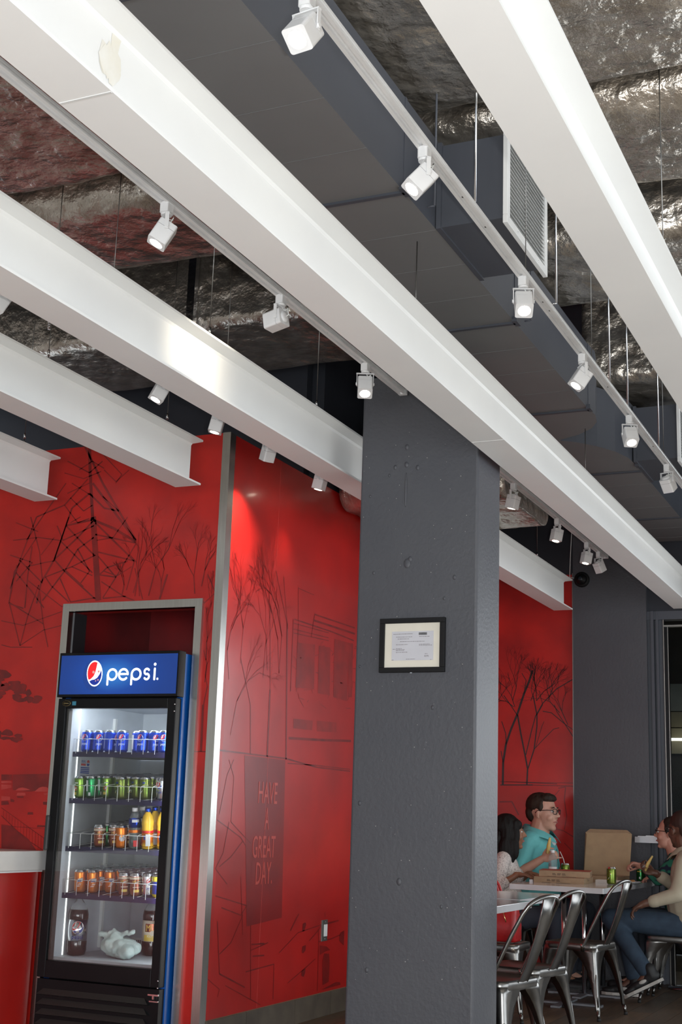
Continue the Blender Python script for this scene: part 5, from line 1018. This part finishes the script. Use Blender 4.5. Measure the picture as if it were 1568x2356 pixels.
# ------------------------------------------------------------------ people
def skin(n, c, c2): return mat(n, c, .5, col2=c2, nscale=14, bump=.08, bscale=120, bdist=.002)
sk_fair = skin('fair_skin', (.60, .34, .25), (.54, .28, .20)); sk_brown = skin('brown_skin', (.30, .14, .08), (.26, .12, .07)); sk_dark = skin('dark_brown_skin', (.13, .058, .036), (.10, .045, .028)); sk_pale = skin('pale_pink_skin', (.58, .30, .22), (.52, .25, .18))
hair_dk = mat('dark_brown_hair', (.020, .012, .009), .65, spec=.25, col2=(.040, .026, .018), nscale=60, stretch=(1, 1, .2), bump=.5, bscale=160, bdist=.003)
hair_bk = mat('black_hair', (.006, .005, .005), .6, spec=.2, col2=(.011, .009, .008), nscale=60, stretch=(3, 3, .3), bump=.6, bscale=120, bdist=.003)
hair_cr = mat('cropped_black_hair', (.035, .018, .013), .6)
eyew = mat('eye_white', (.7, .68, .65), .3); iris = mat('dark_iris', (.02, .012, .01), .2); lips = mat('lip_skin', (.42, .15, .13), .5); lips_d = mat('dark_lip_skin', (.12, .045, .04), .5)
turq = mat('turquoise_pique', (.17, .56, .56), .8, col2=(.14, .49, .50), nscale=10, bump=.2, bscale=220, bdist=.001); knit = mat('cream_open_knit', (.66, .60, .57), .85, col2=(.34, .30, .29), nscale=110, nlo=.50, nhi=.62, bump=.6, bscale=110, bdist=.004)
tan = mat('tan_shirt_cotton', (.40, .35, .26), .8, col2=(.35, .30, .22), nscale=7, bump=.15, bscale=18, bdist=.01); denim = mat('dark_blue_denim', (.020, .036, .060), .85, col2=(.028, .050, .080), nscale=16); denim2 = mat('slate_trousers', (.03, .035, .05), .85)
white_c = mat('white_cotton', (.75, .75, .76), .8); frame_m = mat('black_spectacle_frame', (.008, .008, .009), .25); lensg = mat('spectacle_lens', (1, 1, 1), 0, trans=1, ior=1.02)
shoe_b = mat('black_shoe_fabric', (.012, .012, .013), .6); sole_w = mat('grey_white_sole', (.42, .40, .37), .6)
# plaid: two crossed bands
plaid = bpy.data.materials.new('green_navy_plaid'); plaid.use_nodes = True; nt = plaid.node_tree; b = nt.nodes['Principled BSDF']; b.inputs['Roughness'].default_value = .85
tc = nt.nodes.new('ShaderNodeTexCoord'); prev = None
for ax, sc in (('X', 14), ('Z', 14), ('Y', 14)):
    wv = nt.nodes.new('ShaderNodeTexWave'); wv.bands_direction = ax; wv.inputs['Scale'].default_value = sc / 2; wv.inputs['Distortion'].default_value = .6; nt.links.new(tc.outputs['Object'], wv.inputs['Vector'])
    if prev is None: prev = wv.outputs['Fac']
    else:
        m_ = nt.nodes.new('ShaderNodeMath'); m_.operation = 'MULTIPLY' if ax == 'Z' else 'ADD'; nt.links.new(prev, m_.inputs[0]); nt.links.new(wv.outputs['Fac'], m_.inputs[1]); prev = m_.outputs[0]
rp = nt.nodes.new('ShaderNodeValToRGB'); rp.color_ramp.elements[0].position = .35; rp.color_ramp.elements[1].position = .9; rp.color_ramp.elements[0].color = (.008, .014, .035, 1); rp.color_ramp.elements[1].color = (.02, .16, .10, 1)
nt.links.new(prev, rp.inputs[0]); nt.links.new(rp.outputs[0], b.inputs['Base Color'])

def hand(mb, wrist, d, n, s, curl=(.5, .5, .5, .5), thumb=.4, side=1):
    """palm and five fingers: d = pointing direction, n = palm normal (fingers curl towards it), side = thumb side"""
    d = Vector(d).normalized(); n = Vector(n); n = (n - d * n.dot(d)).normalized(); w = d.cross(n) * side
    wrist = Vector(wrist); M = Matrix(((d.x, w.x, n.x), (d.y, w.y, n.y), (d.z, w.z, n.z)))
    pc = wrist + d * .050 * s
    mb.ell(pc, (.050 * s, .041 * s, .016 * s), 14, 10, M=M.to_4x4())
    mb.cap(wrist - d * .01 * s, .025 * s, wrist + d * .03 * s, .024 * s)
    L = (.070, .080, .075, .060)
    for i in range(4):
        o = wrist + d * (.086 if i in (1, 2) else .080) * s + w * (.030 - .020 * i) * s
        a = curl[i]; p = o - d * .012 * s; dirv = d.copy()
        for j, f in enumerate((.45, .32, .25)):
            ang = a * (.9 if j == 0 else 1.15); ax = d.cross(n)
            dirv = (Matrix.Rotation(ang, 3, ax) @ dirv).normalized()
            q_ = p + dirv * (L[i] * f + (.012 if j == 0 else 0)) * s; mb.cap(p, (.0088 - .0008 * j) * s, q_, (.0082 - .0008 * j) * s, 8); p = q_
    t0 = wrist + d * .025 * s + w * .030 * s; t1 = t0 + (d * .6 + w * .75 + n * .25 * thumb).normalized() * .038 * s; t2 = t1 + (d * .9 + w * .25 + n * .7 * thumb).normalized() * .030 * s; t3 = t2 + (d * .8 - w * .1 + n * 1.0 * thumb).normalized() * .024 * s
    mb.cap(t0, .014 * s, t1, .011 * s, 8); mb.cap(t1, .0108 * s, t2, .0095 * s, 8); mb.cap(t2, .0095 * s, t3, .0082 * s, 8)
    return p

def person(loc, rotz, s, label, sm, lean=0.0, head_turn=0.0, head_tilt=0.0, fem=False, arms=(), shirt=None, sleeve=.6, trousers=None, legs=None, hair=None, glasses=False, collar=False, lip=None, belly=1.0, face_scale=1.0, bulk=0.0, shoes=True):
    """seated figure, local +x forward, +y its left. arms: (side, elbow, wrist, hand dir, palm normal, curls, thumb) in world coordinates"""
    t = thing('person', label, 'person', loc, rotz); Wm = mworld(t); Wi = Wm.inverted(); R3 = Wi.to_3x3()
    L = lambda v: Wi @ Vector(v)
    wd = .86 if fem else 1.0
    RL = Matrix.Rotation(lean, 4, 'Y'); piv = Vector((0, 0, .50 * s))
    def T(x, y, z): return RL @ (Vector((x * s, y * s * wd, z * s)) - piv) + piv
    body = MB()
    def torso(mb, g, low=.50):
        mb.ell(T(0, 0, .54), ((.135 + g) * s, (.175 + g) * s, (.12 + g) * s)); mb.ell(T(.02, 0, .68), ((.120 * belly + g) * s, (.155 * belly ** .5 + g) * s, (.15 + g) * s)); mb.ell(T(0, 0, .86), ((.112 + g) * s, (.160 + g) * s * wd, (.17 + g) * s))
        mb.cap(T(-.01, -.145, .975), (.062 + g * .6) * s, T(-.01, .145, .975), (.062 + g * .6) * s, 14); mb.ell(T(-.015, 0, 1.0), (.075 * s + g * s, .12 * s * wd, .065 * s), 14, 8)
        if fem:
            for y in (-.07, .07): mb.ell(T(.085, y, .855), ((.055 + g) * s, (.062 + g) * s, (.06 + g) * s), 12, 8)
    torso(body, bulk)
    nk = T(.0, 0, 1.0); hc = T(.035, 0, 1.190)
    HR = Matrix.Translation(hc) @ Matrix.Rotation(head_turn, 4, 'Z') @ Matrix.Rotation(head_tilt, 4, 'Y')
    f = s * face_scale
    def Hd(x, y, z): return HR @ Vector((x * f, y * f, z * f))
    HM = HR.to_3x3().to_4x4()
    body.cap(nk, (.064 + bulk * .5) * s * (0.85 if fem else 1.05), Hd(-.015, 0, -.06), (.056 + bulk * .3) * s * (0.85 if fem else 1.05), 14)
    body.ell(Hd(-.018, 0, .035), (.098 * f, .077 * f, .090 * f), 20, 14, M=HM)
    body.ell(Hd(.030, 0, -.015), (.064 * f, .064 * f, .100 * f), 18, 12, M=HM)
    body.ell(Hd(.025, 0, -.070), (.060 * f, .054 * f, .048 * f), 16, 10, M=HM)
    body.ell(Hd(.070, 0, -.098), (.022 * f, .026 * f, .018 * f), 12, 8, M=HM)
    body.cap(Hd(.078, -.032, .030), .011 * f, Hd(.078, .032, .030), .011 * f, 10)
    for y in (-1, 1):
        body.ell(Hd(.058, y * .038, -.030), (.028 * f, .024 * f, .026 * f), 12, 8, M=HM)
        body.ell(Hd(-.008, y * .076, -.008), (.017 * f, .009 * f, .030 * f), 12, 8, M=HM @ Matrix.Rotation(y * .3, 4, 'Z')); body.ell(Hd(.0, y * .075, -.030), (.009 * f, .007 * f, .011 * f), 8, 6, M=HM)
    body.cap(Hd(.086, 0, .018), .0085 * f, Hd(.110, 0, -.018), .0115 * f, 10); body.ell(Hd(.098, .011, -.024), (.010 * f, .008 * f, .008 * f), 10, 6); body.ell(Hd(.098, -.011, -.024), (.010 * f, .008 * f, .008 * f), 10, 6)
    body.ell(Hd(.083, 0, -.052), (.014 * f, .024 * f, .007 * f), 12, 6, M=HM); body.ell(Hd(.081, 0, -.066), (.013 * f, .022 * f, .007 * f), 12, 6, M=HM)
    sleeves = MB()
    for side, el, wr, hd, pn, curl, th in arms:
        sh = T(-.01, side * .185, .965); el = L(el); wr = L(wr); hd = R3 @ Vector(hd); pn = R3 @ Vector(pn)
        body.cap(sh, .050 * s * wd, el, .039 * s * wd, 14); body.cap(el, .040 * s * wd, wr, .026 * s * wd, 14)
        hand(body, wr, hd, pn, s * (.95 if fem else 1.0), curl, th, side=-side)
        k_ = min(1.0, sleeve); e2 = sh.lerp(el, k_)
        sleeves.cap(sh, .064 * s, e2, (.056 if sleeve < 1 else .052) * s, 14)
        if sleeve > 1: 
            w2 = el.lerp(wr, min(.96, sleeve - 1)); sleeves.cap(el, .053 * s, w2, .042 * s, 14); sleeves.cap(el.lerp(w2, .9), .046 * s, w2, .045 * s, 14)
    if legs is None: legs = []
    tr_ = MB(); torso2 = MB()
    for side, kn, an, to in legs:
        hp = T(.02, side * .09, .52); kn = L(kn); an = L(an); to = L(to)
        body.cap(hp, .075 * s, kn, .050 * s, 14); body.cap(kn, .048 * s, an, .032 * s, 14); body.cap(an, .030 * s, to, .024 * s, 12)
        tr_.cap(hp, .098 * s, kn, .070 * s, 16); tr_.cap(kn, .068 * s, kn.lerp(an, .93), .055 * s, 16)
    clay(body, 'body', sm, t, .0060 * s, 4)
    if shoes:
        for side, kn, an, to in legs:
            an = L(an); to = L(to); q = MB(); d_ = (to - an); d_.z = 0; d_.normalize(); hz = to.z - .012
            q.cap(Vector((an.x, an.y, .050)) - d_ * .02, .042, Vector((an.x, an.y, .044)) + d_ * .17, .036, 12); q.cap(Vector((an.x, an.y, .06)), .044, Vector((an.x, an.y, .11)), .042, 12); q.box(-.06, -.038, .002, .20, .038, .022, M=Matrix.Translation((an.x, an.y, 0)) @ Matrix.Rotation(math.atan2(d_.y, d_.x), 4, 'Z'))
            clay(q, 'shoe', shoe_b, t, .007, 2)
    if trousers:
        tr_.ell(T(0, 0, .53), (.150 * s, .190 * s, .115 * s)); clay(tr_, 'trousers', trousers, t, .010, 3)
    if shirt:
        top = MB(); torso(top, bulk + .013); 
        for v, f_ in ((sleeves.v, sleeves.f),): 
            b0 = len(top.v); top.v += v; top.f += [tuple(i + b0 for i in ff) for ff in f_]; top.m += [0] * len(f_); top.sm += [True] * len(f_)
        fold = lambda c: c + Vector((noise.noise(c * 9), noise.noise(c * 9 + Vector((3, 1, 0))), 0)) * .007
        sh_o = clay(top, 'shirt', shirt, t, .008, 3, disp=fold)
    if collar:
        for y in (-1, 1):
            q = MB(); b_ = bulk * .7; pts = [(-.078 - b_, y * .0, 1.075), (-.068 - b_, y * .060, 1.070), (-.01, y * (.088 + b_), 1.058), (.055 + b_, y * (.070 + b_), 1.035), (.100 + b_, y * .030, 1.005)]
            up = [T(x * 1.02, yy * .98, z + .026) for x, yy, z in pts]; dn = [T(x * 1.30 + .006, yy * 1.48, z - .020) for x, yy, z in pts]
            o_ = [p + Vector((0, 0, .004)) for p in dn]; n_ = len(pts)
            q.add(up + dn + [p * 1.0 + Vector((0, 0, -.003)) for p in up] + [p + Vector((0, 0, -.004)) for p in dn], [(i, i + 1, n_ + i + 1, n_ + i) for i in range(n_ - 1)] + [(2 * n_ + i, 3 * n_ + i, 3 * n_ + i + 1, 2 * n_ + i + 1) for i in range(n_ - 1)] + [(n_ + i, n_ + i + 1, 3 * n_ + i + 1, 3 * n_ + i) for i in range(n_ - 1)], 0, True); q.build('collar', shirt, t)
    # face pieces
    for y in (-1, 1):
        ex_ = .075 if fem else .0775; q = MB(); q.ell(Hd(ex_, y * .031, .010), (.0120 * f, .0130 * f, .0080 * f), 12, 8, M=HM); e_ = q.build('eye', eyew, t)
        q = MB(); q.ell(Hd(ex_ + .0108, y * .031, .010), (.0028 * f, .0062 * f, .0062 * f), 10, 6, M=HM); q.build('iris', iris, e_)
        q = MB(); q.tube([Hd(.083, y * .014, .031), Hd(.091, y * .030, .037), Hd(.080, y * .048, .032)], [.003 * f, .0042 * f, .002 * f], 6); q.build('eyebrow', hair or hair_dk, t)
    q = MB(); q.tube([Hd(.084, -.022, -.059), Hd(.0965, -.008, -.055), Hd(.0975, 0, -.057), Hd(.0965, .008, -.055), Hd(.084, .022, -.059)], [.002 * f, .005 * f, .0055 * f, .005 * f, .002 * f], 8); q.build('mouth', lip or lips, t)
    if glasses:
        g = MB()
        for y in (-1, 1):
            cy = y * .032; pts = []
            for i in range(20):
                a = 2 * PI * i / 20; ex = .0245 * math.copysign(abs(math.cos(a)) ** .75, math.cos(a)); ez = .0175 * math.copysign(abs(math.sin(a)) ** .75, math.sin(a)); pts.append(Hd(.105 - abs(cy + ex) * .16, cy + ex, .010 + ez))
            g.tube(pts, .0022 * f, 6, closed=True); g.tube([Hd(.098, y * .057, .018), Hd(.06, y * .074, .018), Hd(-.005, y * .082, .012), Hd(-.02, y * .081, -.003)], .0024 * f, 6)
            q = MB(); q.add(pts, [tuple(range(20))]); q.build('spectacle_lens', lensg, t)
        g.tube([Hd(.103, -.010, .014), Hd(.106, 0, .017), Hd(.103, .010, .014)], .0022 * f, 6)
        g.build('spectacles', frame_m, t)
    return t, T, Hd, HM, f

crust = mat('golden_crust', (.62, .42, .12), .6, col2=(.70, .52, .20), nscale=20)
def crust_piece(label, a, b_, c, r=.011):
    q = MB(); q.tube([a, ((Vector(a) + Vector(b_)) / 2 + Vector(c)), b_], [r * .9, r * 1.1, r * .55], 10)
    return q.build('breadstick', crust, origin=a, label=label, cat='bread')

# man in the turquoise polo shirt
p1, T, Hd, HM, f = person((-3.00, 10.42, 0), -.08, 1.07, 'man in turquoise polo shirt and black glasses holding up a pale breadstick', sk_fair, lean=.05, head_turn=-.10, head_tilt=.02, belly=1.15, face_scale=1.10, bulk=.030,
    arms=((-1, (-3.02, 10.08, .815), (-2.84, 10.06, .925), (.85, -.05, .35), (.25, .9, -.3), (.75, .85, .95, .25), .9), (1, (-2.92, 10.74, .82), (-2.78, 10.60, .80), (1, -.2, 0), (0, 0, -1), (.3, .3, .3, .3), .3)),
    shirt=turq, sleeve=.78, trousers=denim2, legs=((-1, (-2.63, 10.32, .54), (-2.70, 10.30, .10), (-2.56, 10.30, .04)), (1, (-2.63, 10.56, .54), (-2.70, 10.57, .10), (-2.56, 10.58, .04))), hair=hair_dk, glasses=True, collar=True)
hm = MB(); hm.ell(Hd(-.032, 0, .052), (.094 * f, .083 * f, .082 * f), 18, 12, M=HM); hm.ell(Hd(.026, 0, .095), (.056 * f, .066 * f, .036 * f), 14, 8, M=HM); hm.ell(Hd(-.075, 0, .0), (.048 * f, .070 * f, .066 * f), 14, 10, M=HM); hm.ell(Hd(.054, .010, .094), (.030 * f, .052 * f, .022 * f), 12, 8, M=HM)
for y in (-1, 1): hm.ell(Hd(.004, y * .066, .040), (.026 * f, .017 * f, .036 * f), 10, 8, M=HM)
clay(hm, 'hair', hair_dk, p1, .006, 3, disp=lambda c: c + Vector((1, 0, 1)) * noise.noise(c * 60) * .004)
q = MB(); q.ell(T(.105, 0, .985), (.040, .034, .040), 12, 8); q.build('undershirt', white_c, p1)
q = MB(); q.tube([T(.150, -.002, .94), T(.164, -.004, .86), T(.172, -.004, .80)], .003, 6); q.build('button_placket', mat('dark_turquoise_seam', (.04, .22, .23), .8), p1)
crust_piece('yellow breadstick held upright by the man in turquoise', (-2.79, 10.035, .97), (-2.765, 10.02, 1.085), (0, 0, 0), .014)

# woman in the cream knit top
p2, T, Hd, HM, f = person((-3.10, 9.93, 0), .22, .935, 'woman with black shoulder-length hair in a cream open-knit top', sk_brown, lean=.03, head_turn=.16, fem=True, face_scale=1.10,
    arms=((-1, (-3.07, 9.68, .72), (-2.93, 9.72, .815), (1, .2, 0), (0, 0, -1), (.3, .3, .35, .4), .3), (1, (-3.06, 10.12, .74), (-2.93, 10.02, .815), (1, -.3, 0), (0, 0, -1), (.3, .3, .35, .4), .3)),
    shirt=knit, sleeve=1.35, trousers=denim2, legs=((-1, (-2.70, 9.93, .53), (-2.70, 9.93, .10), (-2.56, 9.95, .04)), (1, (-2.72, 10.10, .53), (-2.70, 10.10, .10), (-2.56, 10.12, .04))), hair=hair_bk, lip=lips)
hm = MB(); hm.ell(Hd(-.030, 0, .048), (.100 * f, .092 * f, .092 * f), 18, 12, M=HM)
for a, x, w, z in ((0, -.085, .075, -.06), (0, -.095, .080, -.14)): hm.ell(Hd(x, 0, z), (.055 * f, w * f, .10 * f), 14, 10, M=HM)
for y in (-1, 1):
    hm.ell(Hd(-.020, y * .070, -.02), (.055 * f, .026 * f, .085 * f), 14, 10, M=HM); hm.ell(Hd(-.030, y * .080, -.115), (.062 * f, .030 * f, .095 * f), 14, 10, M=HM); hm.ell(Hd(-.020, y * .075, -.175), (.050 * f, .026 * f, .055 * f), 12, 8, M=HM)
    hm.ell(Hd(.036, y * .052, .058), (.046 * f, .036 * f, .042 * f), 12, 8, M=HM); hm.ell(Hd(.030, y * .076, -.02), (.034 * f, .016 * f, .080 * f), 12, 8, M=HM); hm.ell(Hd(.022, y * .084, -.11), (.040 * f, .020 * f, .080 * f), 12, 8, M=HM)
clay(hm, 'hair', hair_bk, p2, .0065, 3, disp=lambda c: c + Vector((noise.noise(Vector((c.x * 50, c.y * 50, c.z * 9))), noise.noise(Vector((c.x * 50 + 7, c.y * 50, c.z * 9))), 0)) * .007)
q = MB(); q.tube([T(-.02, -.09, 1.05), T(.06, -.075, .98), T(.12, -.03, .88), T(.14, -.01, .80)], .0018, 6); q.ell(T(.148, -.01, .79), (.006, .008, .012), 8, 6); q.build('necklace', gold, p2)

# man in the tan shirt, seen from his left side
p3, T, Hd, HM, f = person((-1.70, 9.93, 0), PI - .05, .99, 'man in tan long-sleeved shirt and jeans seen from the side at the right edge', sk_dark, lean=.06, head_turn=-.70, head_tilt=.05, belly=1.15, face_scale=1.08, bulk=.012, shoes=False,
    arms=((1, (-1.77, 9.68, .735), (-1.99, 9.64, .665), (-.9, .05, -.45), (-.2, .1, -1), (.5, .5, .55, .6), .4), (-1, (-1.83, 10.10, .76), (-1.975, 9.985, .865), (-.85, -.1, .15), (.1, -.5, .8), (.75, .85, .9, 1.0), .9)),
    shirt=tan, sleeve=1.72, trousers=denim, legs=((1, (-2.26, 9.80, .545), (-1.98, 9.67, .20), (-2.06, 9.66, .105)), (-1, (-2.24, 10.06, .54), (-2.15, 10.02, .12), (-2.26, 10.0, .045))), hair=hair_cr, glasses=True, collar=True, lip=lips_d)
hm = MB(); hm.ell(Hd(-.024, 0, .046), (.0975 * f, .0800 * f, .086 * f), 18, 12, M=HM); hm.ell(Hd(-.070, 0, -.005), (.044 * f, .064 * f, .060 * f), 14, 10, M=HM)
clay(hm, 'hair', hair_cr, p3, .006, 3)
crust_piece('golden breadstick in the hand of the man in the tan shirt', (-2.045, 9.955, .875), (-1.985, 9.935, .985), (-.006, 0, 0), .011)
# his shoes (sole shows on the near one)
def shoe(owner, heel, toe, up):
    heel = Vector(heel); toe = Vector(toe); d = (toe - heel); Ln = d.length; d.normalize(); up = Vector(up); up = (up - d * up.dot(d)).normalized(); w = up.cross(d)
    M = mworld(owner).inverted() @ Matrix(((d.x, w.x, up.x, heel.x), (d.y, w.y, up.y, heel.y), (d.z, w.z, up.z, heel.z), (0, 0, 0, 1)))
    k_ = Ln / .285; M3 = M.to_3x3().to_4x4()
    u = MB(); u.ell(M @ Vector((.06 * k_, 0, .055)), (.062, .036, .042), 14, 10, M=M3); u.ell(M @ Vector((.15 * k_, 0, .042)), (.09, .040, .030), 14, 10, M=M3); u.ell(M @ Vector((.22 * k_, 0, .034)), (.058, .040, .024), 14, 10, M=M3); u.cap(M @ Vector((.05 * k_, 0, .06)), .040, M @ Vector((.045 * k_, 0, .105)), .040)
    t = clay(u, 'shoe', shoe_b, owner, .006, 2)
    oc = [(0, .026), (.03, .034), (.09, .032), (.14, .040), (.20, .046), (.25, .038), (.28, .018), (.285, 0)]
    oc = [(x * k_, y) for x, y in oc]; out = oc + [(x, -y) for x, y in reversed(oc[:-1])]
    q = MB(); q.prism(out, 0, .022, M=M); q.build('sole', sole_w, t, bevel=.003)
    for i in range(9):
        x = (.03 + .026 * i) * k_
        if i == 4: continue
        for y0, y1 in ((-.030, -.004), (.004, .030)):
            q = MB(); q.box(x, y0, -.004, x + .016, y1, .001, M=M); q.build('tread_block', rubber, t)
    for y in (-.034, .034): q = MB(); q.ell(M @ Vector((.12 * k_, y, .050)), (.030, .010, .013), 12, 8, M=M3); q.build('side_patch', sole_w, t)
    return t
shoe(p3, (-1.87, 9.66, .165), (-2.14, 9.66, .022), (-.3, 0, 1))
shoe(p3, (-2.10, 10.02, .0045), (-2.38, 9.98, .0045), (0, 0, 1))

# person in the plaid shirt behind him
p4, T, Hd, HM, f = person((-1.835, 10.40, 0), PI, .97, 'pale person in glasses and green plaid shirt behind the man in tan', sk_pale, lean=.12, head_turn=.05, face_scale=1.0,
    arms=((1, (-1.98, 10.14, .82), (-2.10, 10.16, .90), (-.9, -.05, .25), (.2, -.3, -.9), (.7, .8, .9, 1.0), .8), (-1, (-1.93, 10.62, .76), (-2.05, 10.50, .83), (-1, 0, -.1), (0, 0, -1), (.4, .4, .5, .5), .4)),
    shirt=plaid, sleeve=1.45, trousers=denim2, legs=((1, (-2.24, 10.30, .53), (-2.20, 10.28, .10), (-2.34, 10.28, .04)), (-1, (-2.24, 10.54, .53), (-2.20, 10.54, .10), (-2.34, 10.55, .04))), hair=hair_dk, glasses=True)
hm = MB(); hm.ell(Hd(-.030, 0, .050), (.095 * f, .083 * f, .084 * f), 18, 12, M=HM); hm.ell(Hd(-.070, 0, -.02), (.050 * f, .074 * f, .080 * f), 14, 10, M=HM)
for y in (-1, 1): hm.ell(Hd(-.002, y * .066, .035), (.030 * f, .020 * f, .045 * f), 10, 8, M=HM)
clay(hm, 'hair', hair_dk, p4, .006, 3)
